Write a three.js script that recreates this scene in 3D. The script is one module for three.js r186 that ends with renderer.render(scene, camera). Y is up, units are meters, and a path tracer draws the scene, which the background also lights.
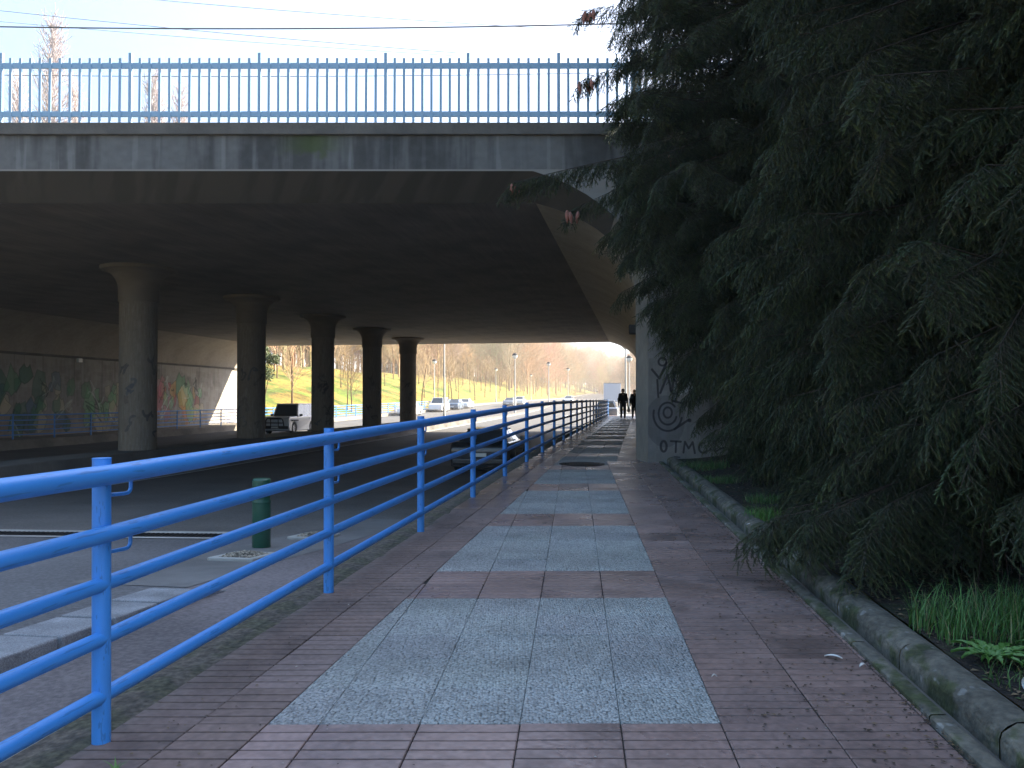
import * as THREE from 'three';
import { mergeGeometries, toCreasedNormals } from 'three/addons/utils/BufferGeometryUtils.js';
import { RoundedBoxGeometry } from 'three/addons/geometries/RoundedBoxGeometry.js';
import { MarchingCubes } from 'three/addons/objects/MarchingCubes.js';

// ------------------------------------------------------------------ camera, sky, sun, exposure
const scene = new THREE.Scene();
const camera = new THREE.PerspectiveCamera(51.05, 1024 / 768, 0.1, 4000);
camera.position.set(0, 1.4, 0);
camera.lookAt(0, 1.4 + Math.tan(1.0 * Math.PI / 180), -1);
const renderer = new THREE.WebGLRenderer({ antialias: true });
renderer.setSize(1024, 768);
renderer.toneMapping = THREE.LinearToneMapping;
renderer.toneMappingExposure = 5.2;
renderer.shadowMap.enabled = true;
const D2R = Math.PI / 180;
const SUN_AZ = 60 * D2R, SUN_EL = 26.3 * D2R;         // azimuth to the right of straight ahead
const sunDir = new THREE.Vector3(Math.sin(SUN_AZ) * Math.cos(SUN_EL), Math.sin(SUN_EL), -Math.cos(SUN_AZ) * Math.cos(SUN_EL));
{
  const W = 512, H = 256, data = new Float32Array(W * H * 4), v = new THREE.Vector3();
  for (let j = 0; j < H; j++) for (let i = 0; i < W; i++) {
    const phi = ((i + .5) / W - .5) * 2 * Math.PI, th = ((j + .5) / H - .5) * Math.PI;
    v.set(Math.cos(th) * Math.cos(phi), Math.sin(th), Math.cos(th) * Math.sin(phi));
    const e = Math.max(0, v.y), ang = Math.acos(Math.min(1, Math.max(-1, v.dot(sunDir)))) / D2R;
    const hz = Math.pow(1 - e, 3.2);
    const g1 = Math.exp(-ang / 17) * 2.0 + Math.exp(-Math.pow(ang / 56, 2)) * 1.15;
    const k = (j * W + i) * 4;
    data[k] = 0.054 + 0.03 * hz + g1 * 0.415;
    data[k + 1] = 0.136 + 0.04 * hz + g1 * 0.375;
    data[k + 2] = 0.258 + 0.01 * hz + g1 * 0.395;
    data[k + 3] = 1;
  }
  const sky = new THREE.DataTexture(data, W, H, THREE.RGBAFormat, THREE.FloatType);
  sky.mapping = THREE.EquirectangularReflectionMapping; sky.magFilter = THREE.LinearFilter; sky.minFilter = THREE.LinearFilter;
  sky.needsUpdate = true;
  scene.background = sky; scene.environment = sky;
}
const sun = new THREE.DirectionalLight(new THREE.Color().setRGB(1, 0.9, 0.72), 5);
sun.position.copy(sunDir).multiplyScalar(200); sun.target.position.set(-5, 0, -40);
sun.castShadow = true; sun.shadow.radius = 1;
Object.assign(sun.shadow.camera, { left: -120, right: 120, top: 120, bottom: -120, near: 1, far: 600 });
sun.shadow.mapSize.set(4096, 4096);
scene.add(sun, sun.target);

// ------------------------------------------------------------------ helpers
let seed = 12345;
const rnd = () => { seed = (seed * 1664525 + 1013904223) >>> 0; return seed / 4294967296; };
const rr = (a, b) => a + (b - a) * rnd();
const V = (x, y, z) => new THREE.Vector3(x, y, z);
const CS = Math.cos(9 * D2R), SN = Math.sin(9 * D2R);
const DIRD = V(SN, 0, -CS), DIRR = V(CS, 0, SN);
// tunnel coordinates: r to the right of the wall line, d along the tunnel  ->  world
const T = (r, y, d) => V(r * CS + d * SN, y, -(d * CS - r * SN));
const TY = -9 * D2R;                                   // yaw that turns local -z onto the tunnel direction
const dOf = (r, Dc) => (Dc + r * SN) / CS;
const lerp = (a, b, t) => a + (b - a) * t;
const ss = (a, b, x) => { const t = Math.min(1, Math.max(0, (x - a) / (b - a))); return t * t * (3 - 2 * t); };
function piece(x, P) { if (x <= P[0][0]) return P[0][1]; for (let i = 1; i < P.length; i++) if (x <= P[i][0]) { const t = (x - P[i - 1][0]) / (P[i][0] - P[i - 1][0]); return lerp(P[i - 1][1], P[i][1], t); } return P[P.length - 1][1]; }
const walkH = d => piece(d, [[3, 0], [8, .065], [16, .165], [22, .19], [48, .16], [75, .15], [120, .3], [300, 1.6]]);
const roadH = d => piece(d, [[0, -.09], [4, -.14], [6, -.24], [8, -.38], [10, -.54], [13, -.75], [17, -.92], [23, -.95], [50, -.86], [70, -.76], [100, -.5], [150, .3], [200, .65], [300, 1.2], [500, 4.2], [900, 9]]);
const platH = d => piece(d, [[0, .2], [20, -.3], [35, -.5], [70, -.45], [100, -.2], [150, .45], [300, 1.4], [500, 4.4], [900, 9.2]]);
function hash2(x, y, s) { let h = (x * 374761393 + y * 668265263 + s * 2147483647) | 0; h = Math.imul(h ^ (h >>> 13), 1274126177); return ((h ^ (h >>> 16)) >>> 0) / 4294967296; }
function vn(x, y, p, s = 0) { const xi = Math.floor(x), yi = Math.floor(y), fx = x - xi, fy = y - yi, m = a => ((a % p) + p) % p; const u = fx * fx * (3 - 2 * fx), v = fy * fy * (3 - 2 * fy); return lerp(lerp(hash2(m(xi), m(yi), s), hash2(m(xi + 1), m(yi), s), u), lerp(hash2(m(xi), m(yi + 1), s), hash2(m(xi + 1), m(yi + 1), s), u), v); }
function fbm(u, v, f, oct, s = 0) { let a = 0, w = .5, n = 0; for (let o = 0; o < oct; o++) { a += w * vn(u * f, v * f, f, s + o); n += w; w *= .5; f *= 2; } return a / n; }
function tex(w, h, fn, srgb = true, rep = 1, repV = rep) {
  const d = new Uint8Array(w * h * 4);
  for (let j = 0; j < h; j++) for (let i = 0; i < w; i++) { const c = fn((i + .5) / w, (j + .5) / h), k = (j * w + i) * 4; for (let q = 0; q < 3; q++) d[k + q] = Math.max(0, Math.min(255, c[q] * 255)); d[k + 3] = 255; }
  const t = new THREE.DataTexture(d, w, h); t.wrapS = t.wrapT = THREE.RepeatWrapping; t.magFilter = THREE.LinearFilter; t.minFilter = THREE.LinearMipmapLinearFilter; t.generateMipmaps = true;
  if (srgb) t.colorSpace = THREE.SRGBColorSpace; t.repeat.set(rep, repV); t.needsUpdate = true; return t;
}
function canvasTex(w, h, draw) { const c = document.createElement('canvas'); c.width = w; c.height = h; draw(c.getContext('2d'), w, h); const t = new THREE.CanvasTexture(c); t.colorSpace = THREE.SRGBColorSpace; t.magFilter = THREE.LinearFilter; t.needsUpdate = true; return t; }
const lin = (r, g, b) => new THREE.Color().setRGB(r, g, b);
const std = (r, g, b, rough = .8, o = {}) => new THREE.MeshStandardMaterial({ color: lin(r, g, b), roughness: rough, ...o });
const names = new Map();
function numbered(n) { const k = names.get(n) || 0; names.set(n, k + 1); return k ? `${n}_${String(k).padStart(3, '0')}` : n; }
function mesh(name, geo, m, parent) { const o = new THREE.Mesh(geo, m); o.name = name; o.castShadow = o.receiveShadow = true; parent.add(o); return o; }
function thing(name, label, category, pos = V(0, 0, 0), yaw = 0, group) { const o = new THREE.Group(); o.name = numbered(name); o.position.copy(pos); o.rotation.y = yaw; o.userData = { label, category }; if (group) o.userData.group = group; scene.add(o); return o; }
function solo(name, geo, m, label, category, group, pos, yaw = 0) { const o = mesh(numbered(name), geo, m, scene); o.userData = { label, category }; if (group) o.userData.group = group; if (pos) o.position.copy(pos); o.rotation.y = yaw; return o; }
function struct(name, geo, m) { const o = mesh(name, geo, m, scene); o.userData = { kind: 'structure' }; return o; }
// uv in metres by dominant normal
function boxUV(g, s = 1, ox = 0, oy = 0) {
  if (g.index) g = g.toNonIndexed(); g.computeVertexNormals();
  const p = g.attributes.position, n = g.attributes.normal, uv = new Float32Array(p.count * 2);
  for (let i = 0; i < p.count; i += 3) {
    const ax = Math.abs(n.getX(i) + n.getX(i + 1) + n.getX(i + 2)), ay = Math.abs(n.getY(i) + n.getY(i + 1) + n.getY(i + 2)), az = Math.abs(n.getZ(i) + n.getZ(i + 1) + n.getZ(i + 2));
    for (let k = i; k < i + 3; k++) { const x = p.getX(k), y = p.getY(k), z = p.getZ(k); let u, v; if (ay >= ax && ay >= az) { u = x; v = z; } else if (ax >= az) { u = z; v = y; } else { u = x; v = y; } uv[2 * k] = u * s + ox; uv[2 * k + 1] = v * s + oy; }
  }
  g.setAttribute('uv', new THREE.BufferAttribute(uv, 2)); return g;
}
const bx = (w, h, d, x = 0, y = 0, z = 0) => { const g = new THREE.BoxGeometry(w, h, d); g.translate(x, y, z); return g; };
const rbx = (w, h, d, r, x = 0, y = 0, z = 0) => { const g = new RoundedBoxGeometry(w, h, d, 2, r); g.translate(x, y, z); return g; };
function merge(list) { return mergeGeometries(list.map(g => { const q = g.index ? g.toNonIndexed() : g; for (const k of Object.keys(q.attributes)) if (!['position', 'normal', 'uv', 'color'].includes(k)) q.deleteAttribute(k); return q; })); }
function rod(a, b, r0, r1 = r0, n = 8, cap = true) { const l = a.distanceTo(b), g = new THREE.CylinderGeometry(r1, r0, l, n, 1, !cap); g.applyQuaternion(new THREE.Quaternion().setFromUnitVectors(V(0, 1, 0), b.clone().sub(a).normalize())); g.translate((a.x + b.x) / 2, (a.y + b.y) / 2, (a.z + b.z) / 2); return g; }
function tube(pts, r, n = 6, seg = pts.length * 4) { return new THREE.TubeGeometry(new THREE.CatmullRomCurve3(pts), seg, r, n, false); }
// grid sheet from a function (i,j)->{p, uv}
function sheet(us, vs, f) {
  const pos = [], uv = [], idx = [], nv = vs.length;
  us.forEach(u => vs.forEach(v => { const [p, a, b] = f(u, v); pos.push(p.x, p.y, p.z); uv.push(a, b); }));
  for (let i = 0; i < us.length - 1; i++) for (let j = 0; j < nv - 1; j++) { const a = i * nv + j, b = a + nv; idx.push(a, b, a + 1, a + 1, b, b + 1); }
  const g = new THREE.BufferGeometry(); g.setAttribute('position', new THREE.Float32BufferAttribute(pos, 3)); g.setAttribute('uv', new THREE.Float32BufferAttribute(uv, 2)); g.setIndex(idx); g.computeVertexNormals(); return g;
}
const range = (a, b, n) => Array.from({ length: n + 1 }, (_, i) => a + (b - a) * i / n);
function polyGeo(tris) { const g = new THREE.BufferGeometry(); g.setAttribute('position', new THREE.Float32BufferAttribute(tris, 3)); g.computeVertexNormals(); g.setAttribute('uv', new THREE.Float32BufferAttribute(new Float32Array(tris.length / 3 * 2), 2)); return g; }

// ------------------------------------------------------------------ textures and materials
const concTex = (r, g, b, s, amp = .22) => tex(512, 512, (u, v) => { const n = fbm(u, v, 4, 6, s), m = fbm(u, v, 32, 3, s + 9), k = 1 + amp * (n - .5) * 2 + .12 * (m - .5); return [r * k, g * k, b * k * .99]; }, true, .25);
const grainBump = tex(512, 512, (u, v) => { const n = fbm(u, v, 32, 4, 70); return [n, n, n]; }, false, 1);
const asphBump = tex(512, 512, (u, v) => { const n = fbm(u, v, 128, 2, 71); return [n, n, n]; }, false, 1);
const mConc = new THREE.MeshStandardMaterial({ map: concTex(.50, .475, .44, 3), roughness: .92, bumpMap: grainBump, bumpScale: .006 });
const mConcDark = new THREE.MeshStandardMaterial({ map: concTex(.36, .345, .33, 13, .3), roughness: .95, bumpMap: grainBump, bumpScale: .006 });
const mConcLight = new THREE.MeshStandardMaterial({ map: concTex(.60, .595, .58, 23, .2), roughness: .9, bumpMap: grainBump, bumpScale: .005 });
const boardTex = tex(512, 512, (u, v) => { const bd = hash2(Math.floor(u * 16), 1, 5), n = fbm(u, v, 4, 6, 41), gr = fbm(u * 1, v * .1, 64, 2, 44), j = (u * 16) % 1 < .05 ? .95 : 1; const k = (.89 + .04 * bd + .3 * (n - .5) + .1 * (gr - .5)) * j; return [.52 * k, .475 * k, .43 * k]; }, true, .25);
const mCove = new THREE.MeshStandardMaterial({ map: concTex(.60, .56, .51, 29, .09), roughness: .92 });
const mCap = new THREE.MeshStandardMaterial({ map: concTex(.45, .41, .365, 19), roughness: .92 });
const mSoffit = new THREE.MeshStandardMaterial({ map: boardTex, roughness: .95 });
const asphTex = (r, g, b, s) => tex(512, 512, (u, v) => { const n = fbm(u, v, 3, 6, s), m = vn(u * 256, v * 256, 256, s + 3), k = 1 + .22 * (n - .5) * 2 + .3 * (m - .5); return [r * k, g * k, b * k]; }, true, .2);
const mAsph = new THREE.MeshStandardMaterial({ map: asphTex(.345, .335, .325, 51), roughness: .85, bumpMap: asphBump, bumpScale: .004 });
const mAsphOld = new THREE.MeshStandardMaterial({ map: asphTex(.355, .35, .355, 57), roughness: .9, bumpMap: asphBump, bumpScale: .004 });
const mAsphLane = new THREE.MeshStandardMaterial({ map: asphTex(.40, .37, .37, 63), roughness: .92, bumpMap: asphBump, bumpScale: .005 });
const mLine = std(.62, .61, .58, .8);
const blueTex = tex(256, 256, (u, v) => { const n = fbm(u, v, 6, 5, 81), c = fbm(u, v, 24, 3, 84) > .72 ? .86 : 1; const k = (.94 + .12 * (n - .5)) * c; return [.25 * k, .57 * k, .89 * k]; }, true, 1);
const mBlue = new THREE.MeshPhysicalMaterial({ map: blueTex, roughness: .42, clearcoat: .25, clearcoatRoughness: .4 });
const mSteelBlue = std(.25, .39, .53, .5);
const mIron = new THREE.MeshStandardMaterial({ color: lin(.03, .03, .032), roughness: .55, metalness: .6, bumpMap: grainBump, bumpScale: .003 });
const mDark = std(.02, .02, .022, .7);
const mGlass = new THREE.MeshPhysicalMaterial({ color: lin(.045, .055, .065), roughness: .06, clearcoat: 1, clearcoatRoughness: .03 });
const mChrome = new THREE.MeshStandardMaterial({ color: lin(.7, .7, .72), roughness: .25, metalness: 1 });
const mRubber = std(.018, .018, .018, .85);
const mRim = new THREE.MeshStandardMaterial({ color: lin(.45, .45, .47), roughness: .35, metalness: .8 });
const mLamp = std(.75, .75, .72, .25);
const mRed = std(.45, .02, .02, .3);
const mPlate = std(.75, .75, .72, .5);
const mPole = new THREE.MeshStandardMaterial({ color: lin(.42, .43, .43), roughness: .5, metalness: .4 });
const barkTex = tex(128, 256, (u, v) => { const n = fbm(u, v * .25, 16, 4, 91); return [.34 * (.6 + .8 * n), .27 * (.6 + .8 * n), .21 * (.6 + .8 * n)]; }, true, 2, 1);
const mBark = new THREE.MeshStandardMaterial({ map: barkTex, roughness: .95 });
const mTwig = std(.32, .23, .135, .95);
const mPoplar = std(.40, .35, .37, .95);

// ------------------------------------------------------------------ ground and terrain
const grassTex = tex(1024, 1024, (u, v) => {
  const n = fbm(u, v, 6, 6, 101), m = fbm(u, v, 128, 3, 107), dry = ss(.37, .56, fbm(u, v, 9, 4, 111));
  const k = .72 + .55 * (m - .5) + .35 * (n - .5);
  return [lerp(.47, .74, dry) * k, lerp(.56, .63, dry) * k, lerp(.15, .25, dry) * k];
}, true, 1 / 26);
const mGrass = new THREE.MeshStandardMaterial({ map: grassTex, roughness: 1, bumpMap: asphBump, bumpScale: .05 });
const slope = (r, d) => { const foot = -30.6; if (r > foot) return 0; const h = .42 * (foot - r); const cap = 8.2 + 1.1 * Math.sin(d * .021 + 1); return cap * (1 - Math.exp(-Math.pow(h / cap, 1.6) * 1.1)) + .25 * Math.sin(r * .5 + d * .17) * ss(0, 2, h); };
const groundY = (r, d) => {
  if (r <= -29.95) return platH(d) - .03 + slope(r, d);
  if (r < .62) return Math.min(roadH(d), walkH(d)) - .5;
  if (d < 15.5 && r < 12) return walkH(d) - .6;
  return walkH(d) - .02 + ss(10, 60, r) * 4;
};
{
  const rs = [-700, -400, -250, -160, -120, -95, -80, -72, -66, -61, -57, -54, -51, -48, -45, -42, -39, -36, -34, -32.5, -31.5, -30.8, -30.2, -29.95, -29.85, -20, -10, .5, .64, 3, 6, 12, 25, 60, 140, 350, 700];
  const ds = [-150, -60, -20, 0, 5, 10, 15.4, 15.6, ...range(20, 140, 40), ...range(150, 420, 30), 480, 560, 680, 850, 1100, 1500];
  const g = sheet(rs, ds, (r, d) => [T(r, groundY(r, d), d), r, d]);
  struct('ground', g, mGrass);
}

// ------------------------------------------------------------------ road
{
  const ds = [...range(-12, 30, 42), ...range(35, 150, 23), ...range(160, 900, 37)];
  const split = 11.3;      // old grey surface in front of the drain, darker surface behind it
  const line = r => dOf(r, split);
  const rs = range(-27.6, -2.42, 12);
  const mk = (r0, r1, n, d0, d1, nd, y) => sheet(range(r0, r1, n), range(0, 1, nd), (r, t) => { const a = typeof d0 === 'function' ? d0(r) : d0, b = typeof d1 === 'function' ? d1(r) : d1, d = lerp(a, b, t); return [T(r, roadH(d) + y, d), r, d]; });
  struct('road', sheet(rs, ds, (r, d) => [T(r, roadH(d), d), r, d]), mAsph);
  struct('road_old_surface', mk(-27.5, -3.95, 8, -12, line, 40, .005), mAsphOld);
  struct('side_lane', mk(-3.95, -2.42, 3, -12, 15, 50, .005), mAsphLane);
  struct('road_island', mk(-5.1, -3.95, 3, 6.6, 14, 20, .010), new THREE.MeshStandardMaterial({ map: concTex(.385, .38, .38, 33), roughness: .92, bumpMap: asphBump, bumpScale: .004 }));
  // edge line beside the median and far lane lines
  struct('parking_bay', toCreasedNormals(sheet([0, 1, 2], range(57.2, 110, 20), (k, d) => [T([-3.4, -3.4, -1.3][k], k ? Math.max(-.3, roadH(d) + .1) : roadH(d) - .1, d), k, d]).toNonIndexed(), .5), mAsph); const m1 = []; m1.push(mk(-14.05, -13.93, 1, 12, 120, 90, .009), mk(-15.95, -15.83, 1, 12, 120, 90, .009));
  for (let d = 70; d < 180; d += 9) { m1.push(mk(-8.1, -7.98, 1, d, d + 3.5, 4, .009)); m1.push(mk(-21.4, -21.28, 1, d, d + 3.5, 4, .009)); }
  struct('lane_markings', merge(m1), mLine);
  // transverse drain: two concrete edges and a grating
  const dr = thing('road_drain', 'dark grated drain between two pale edges across the road', 'drain', V(0, 0, 0));
  const yAt = Dc => roadH(dOf(-8, Dc));
  const x0 = -26, x1 = -4.0;
  const seg = (a, b, y) => sheet(range(x0, x1, 22), [a, b], (x, D) => [V(x, roadH(D * CS + x * SN) + y, -D), x, D]);
  mesh('drain_edge', seg(11.2, 11.37, .016), mConcLight, dr); mesh('drain_edge', seg(11.8, 12.08, .026), mConcLight, dr);
  const gr = []; for (let x = -13; x < x1; x += .07) { const y = roadH(11.5 * CS + x * SN) + .012; gr.push(bx(.03, .012, .40, x, y - .006, -11.58)); }
  mesh('grating', merge(gr), mIron, dr).userData.kind = 'stuff';
  mesh('channel', seg(11.375, 11.79, .006), mDark, dr);
}
// granite kerb blocks of the low separator
const graniteTex = tex(512, 512, (u, v) => { const m = vn(u * 200, v * 200, 200, 121), n = fbm(u, v, 5, 5, 125), k = .72 + .25 * (m - .5) + .3 * (n - .5); return [.66 * k, .67 * k, .69 * k]; }, true, 1);
const mGranite = new THREE.MeshStandardMaterial({ map: graniteTex, roughness: .85, bumpMap: grainBump, bumpScale: .004 });
{
  const kb = thing('separator_kerb', 'row of grey granite blocks ending in a sloped stone, beyond blue railing', 'kerb', V(0, 0, 0));
  for (let i = 0; i < 12; i++) {
    const d = 6.3 - i * .52, g = boxUV(rbx(.42, .2, .488, .014, 0, 0, 0), 1, i * .37, i * .19);
    if (i === 0) { const p = g.attributes.position; for (let k = 0; k < p.count; k++) if (p.getY(k) > 0 && p.getZ(k) < 0) p.setY(k, p.getY(k) - .08); g.computeVertexNormals(); }
    const o = mesh('kerb_block', g, mGranite, kb); o.position.copy(T(-3.74 + rr(-.006, .006), roadH(d) - .005 + rr(-.004, .004), d)); o.rotation.y = TY + rr(-.012, .012); o.rotation.x = Math.atan((roadH(d + .3) - roadH(d - .3)) / .6);
  }
}
// gravel pits
{
  const gv = new THREE.IcosahedronGeometry(1, 0);
  const pit = (r, d, w, l, label) => {
    const y = roadH(d), t = thing('gravel_pit', label, 'gravel pit', T(r, y, d), TY, 'gravel pits beside the bollard');
    t.rotation.x = Math.atan((roadH(d + .4) - roadH(d - .4)) / .8); t.rotation.order = 'YXZ';
    const rim = []; rim.push(rbx(w + .16, .06, .08, .015, 0, .015, -l / 2 - .04), rbx(w + .16, .06, .08, .015, 0, .015, l / 2 + .04), rbx(.08, .06, l, .015, -w / 2 - .04, .015, 0), rbx(.08, .06, l, .015, w / 2 + .04, .015, 0));
    mesh('rim', boxUV(merge(rim)), mConcLight, t);
    const im = new THREE.InstancedMesh(gv, std(.20, .18, .15, .95), 420), m = new THREE.Matrix4(), q = new THREE.Quaternion();
    for (let i = 0; i < 420; i++) { const a = rr(-.5, .5) * w, b = rr(-.5, .5) * l, s = rr(.012, .028); q.setFromEuler(new THREE.Euler(rr(0, 6), rr(0, 6), rr(0, 6))); m.compose(V(a, .02 + .05 * (1 - Math.hypot(a / w, b / l) * 1.6) + rr(0, .012), b), q, V(s, s * .7, s)); im.setMatrixAt(i, m); const gk = rr(.4, 1.7); im.setColorAt(i, lin(gk, gk * .97, gk * .92)); }
    im.name = 'gravel'; im.userData.kind = 'stuff'; im.castShadow = im.receiveShadow = true; t.add(im);
  };
  pit(-4.45, 8.6, .38, .5, 'heaped gravel pit in front of the green bollard');
  pit(-4.62, 11.0, .38, .5, 'gravel pit with pale rim behind the green bollard');
}
// bollard
{
  const mG = new THREE.MeshPhysicalMaterial({ color: lin(.012, .075, .045), roughness: .45, clearcoat: .2 }), d = 9.67;
  const b = thing('bollard', 'dark green cylindrical bollard standing by the gravel pits', 'bollard', T(-4.77, roadH(d), d));
  const P = (pts) => new THREE.LatheGeometry(pts.map(p => new THREE.Vector2(p[0], p[1])), 28);
  mesh('post', P([[.0, 0], [.115, 0], [.115, .56], [.108, .57]]), mG, b);
  mesh('ring', P([[.108, .565], [.118, .575], [.118, .60], [.108, .61], [.108, .655], [.118, .665], [.118, .685], [.108, .695]]), mG, b);
  mesh('cap', P([[.108, .69], [.115, .70], [.115, .86], [.105, .885], [.0, .895]]), mG, b);
}

// ------------------------------------------------------------------ walkway with tiles
const TAN_A = .0783;
const lineX = r => Dc => r * CS + dOf(r, Dc) * SN;                 // x of a line r = const
const kerbX = Dc => 1.50 + .0855 * Dc;
{
  const ds = [...range(-6, 30, 36), ...range(34, 120, 22), 160, 220, 300];
  const base = sheet([0, .5, 1], ds, (t, d) => { const r1 = d < 15.7 ? (kerbX(d) + .05) * CS - d * SN : (d < 57 ? 0 : 7), r = lerp(d < 57.5 ? -2.36 : -1.3, r1 - (d < 15.7 ? 0 : 0), t); return [T(r, walkH(d) - .012, d), r, d]; });
  const walk = struct('walkway', base, new THREE.MeshStandardMaterial({ map: concTex(.20, .185, .175, 43, .3), roughness: 1 }));
  // kerb face towards the road
  const edge = sheet([0, 1, 2, 3], ds.filter(d => d < 58), (k, d) => { const q = [[-2.36, walkH(d) - .004], [-2.44, walkH(d) - .006], [-2.46, walkH(d) - .02], [-2.46, Math.min(roadH(d), walkH(d) - .05) - .1]][k]; return [T(q[0], q[1], d), k * .3, d]; });
  mesh('walkway_edge', edge, mConc, walk);
  const tint = (g, c) => { const n = g.attributes.position.count, a = new Float32Array(n * 3); for (let i = 0; i < n; i++) { a[3 * i] = c[0]; a[3 * i + 1] = c[1]; a[3 * i + 2] = c[2]; } g.setAttribute('color', new THREE.BufferAttribute(a, 3)); return g; };
  const pinkTex = tex(512, 512, (u, v) => { const n = fbm(u, v, 5, 6, 141), m = vn(u * 170, v * 170, 170, 147), dk = ss(.56, .76, fbm(u, v, 11, 4, 151)); const k = (.95 + .38 * (n - .5) + .16 * (m - .5)) * (1 - .13 * dk); return [.555 * k, .468 * k, .445 * k]; }, true, .31);
  const pinkRough = tex(512, 512, (u, v) => { const n = fbm(u, v, 6, 5, 161); const q = .2 + .24 * n; return [q, q, q]; }, false, .37);
  const mPink = new THREE.MeshStandardMaterial({ map: pinkTex, roughnessMap: pinkRough, roughness: 1, vertexColors: true, bumpMap: grainBump, bumpScale: .0025 });
  const mPinkRough = mPink.clone(); mPinkRough.roughnessMap = null; mPinkRough.roughness = .85;
  const pebB = tex(1024, 1024, (u, v) => { // pebble dash: cell noise
    const f = 80; let best = 9; const xi = Math.floor(u * f), yi = Math.floor(v * f), mm = a => ((a % f) + f) % f;
    for (let a = -1; a <= 1; a++) for (let b = -1; b <= 1; b++) { const X = mm(xi + a), Y = mm(yi + b), px = xi + a + .15 + .7 * hash2(X, Y, 1), py = yi + b + .15 + .7 * hash2(X, Y, 2); best = Math.min(best, Math.hypot(px - u * f, py - v * f)); }
    const q = Math.max(0, 1 - best * best * 1.7); return [q, q, q];
  }, false, .83);
  const pebC = tex(1024, 1024, (u, v) => {
    const f = 80; let best = 9, id = 0; const xi = Math.floor(u * f), yi = Math.floor(v * f), mm = a => ((a % f) + f) % f;
    for (let a = -1; a <= 1; a++) for (let b = -1; b <= 1; b++) { const X = mm(xi + a), Y = mm(yi + b), px = xi + a + .15 + .7 * hash2(X, Y, 1), py = yi + b + .15 + .7 * hash2(X, Y, 2), q = Math.hypot(px - u * f, py - v * f); if (q < best) { best = q; id = hash2(X, Y, 7); } }
    const n = fbm(u, v, 4, 5, 171), k = (best > .62 ? .66 : .88 + .26 * id) * (.92 + .3 * (n - .5)); return [.575 * k, .59 * k, .585 * k];
  }, true, .83);
  const mPeb = new THREE.MeshStandardMaterial({ map: pebC, bumpMap: pebB, bumpScale: .008, roughness: .5, vertexColors: true });
  // polygon helpers in (x, Dc)
  const clip = (poly, f) => { const o = []; for (let i = 0; i < poly.length; i++) { const a = poly[i], b = poly[(i + 1) % poly.length], fa = f(a), fb = f(b); if (fa >= 0) o.push(a); if ((fa >= 0) !== (fb >= 0)) { const t = fa / (fa - fb); o.push([lerp(a[0], b[0], t), lerp(a[1], b[1], t)]); } } return o; };
  const area = p => { let s = 0; for (let i = 0; i < p.length; i++) { const a = p[i], b = p[(i + 1) % p.length]; s += a[0] * b[1] - b[0] * a[1]; } return Math.abs(s / 2); };
  const topY = (x, Dc) => walkH(Dc * CS + x * SN);
  function prism(p, y, dep, out, tilt) {
    const n = p.length; let cx = 0, cz = 0; p.forEach(q => { cx += q[0] / n; cz += q[1] / n; });
    const ch = .004, inn = p.map(q => { const l = Math.hypot(q[0] - cx, q[1] - cz) || 1; return [q[0] - (q[0] - cx) / l * ch, q[1] - (q[1] - cz) / l * ch]; });
    const hy = q => topY(q[0], q[1]) + y + tilt * (q[0] - cx);
    const P = (q, dy) => [q[0], hy(q) + dy, -q[1]];
    for (let i = 1; i < n - 1; i++) out.push(...P(inn[0], 0), ...P(inn[i], 0), ...P(inn[i + 1], 0));
    for (let i = 0; i < n; i++) { const a = p[i], b = p[(i + 1) % n], ia = inn[i], ib = inn[(i + 1) % n]; out.push(...P(a, -.0025), ...P(b, -.0025), ...P(ib, 0), ...P(a, -.0025), ...P(ib, 0), ...P(ia, 0)); out.push(...P(a, -dep), ...P(b, -dep), ...P(b, -.0025), ...P(a, -dep), ...P(b, -.0025), ...P(a, -.0025)); }
  }
  const ccw = p => { let s = 0; for (let i = 0; i < p.length; i++) { const a = p[i], b = p[(i + 1) % p.length]; s += a[0] * b[1] - b[0] * a[1]; } return s > 0 ? p : p.slice().reverse(); };
  const list = []; const row0 = 3.47, tl = .41;
  function addTile(kind, poly, dirty) {
    if (poly.length < 3 || area(poly) < .004) return; poly = ccw(poly);
    let cx = 0, cz = 0; poly.forEach(q => { cx += q[0] / poly.length; cz += q[1] / poly.length; });
    const out = [], lift = rr(-.0018, .0018), tilt = rr(-.004, .004);
    if (kind === 'pink' && cz < 24) {
      const lo = Math.min(...poly.map(q => q[1])), jr = Math.round((lo - row0) / tl), base = row0 + jr * tl;
      for (let s = 0; s < 5; s++) { const a = base + s * tl / 5 + (s ? .0062 : .0035), b = base + (s + 1) * tl / 5 - (s < 4 ? .0062 : .0035); let q = clip(clip(poly, p => p[1] - a), p => b - p[1]); if (q.length >= 3 && area(q) > .0006) prism(ccw(q), lift, .009, out, tilt); }
    } else prism(poly, kind === 'gray' ? lift + .001 : lift, .011, out, tilt);
    if (!out.length) return;
    const g = polyGeo(out), p = g.attributes.position, uv = g.attributes.uv, ox = kind === 'pink' ? rr(0, 3) : 0; for (let i = 0; i < p.count; i++) uv.setXY(i, p.getX(i) + ox, p.getZ(i) + ox);
    const k = rr(.93, 1.06), h = rr(-.025, .025), dd = dirty < .9; tint(g, kind === 'pink' ? [k * (1 + h) * dirty * (dd ? .95 : 1), k * dirty, k * (1 - h) * dirty] : [k * .96 + .04, k * .96 + .04, k * .95 + .05].map(q => q * rr(.985, 1.015)));
    list.push({ kind, g, cx, cz, rough: dirty < .9 && cz < 9.5 });
  }
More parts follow.
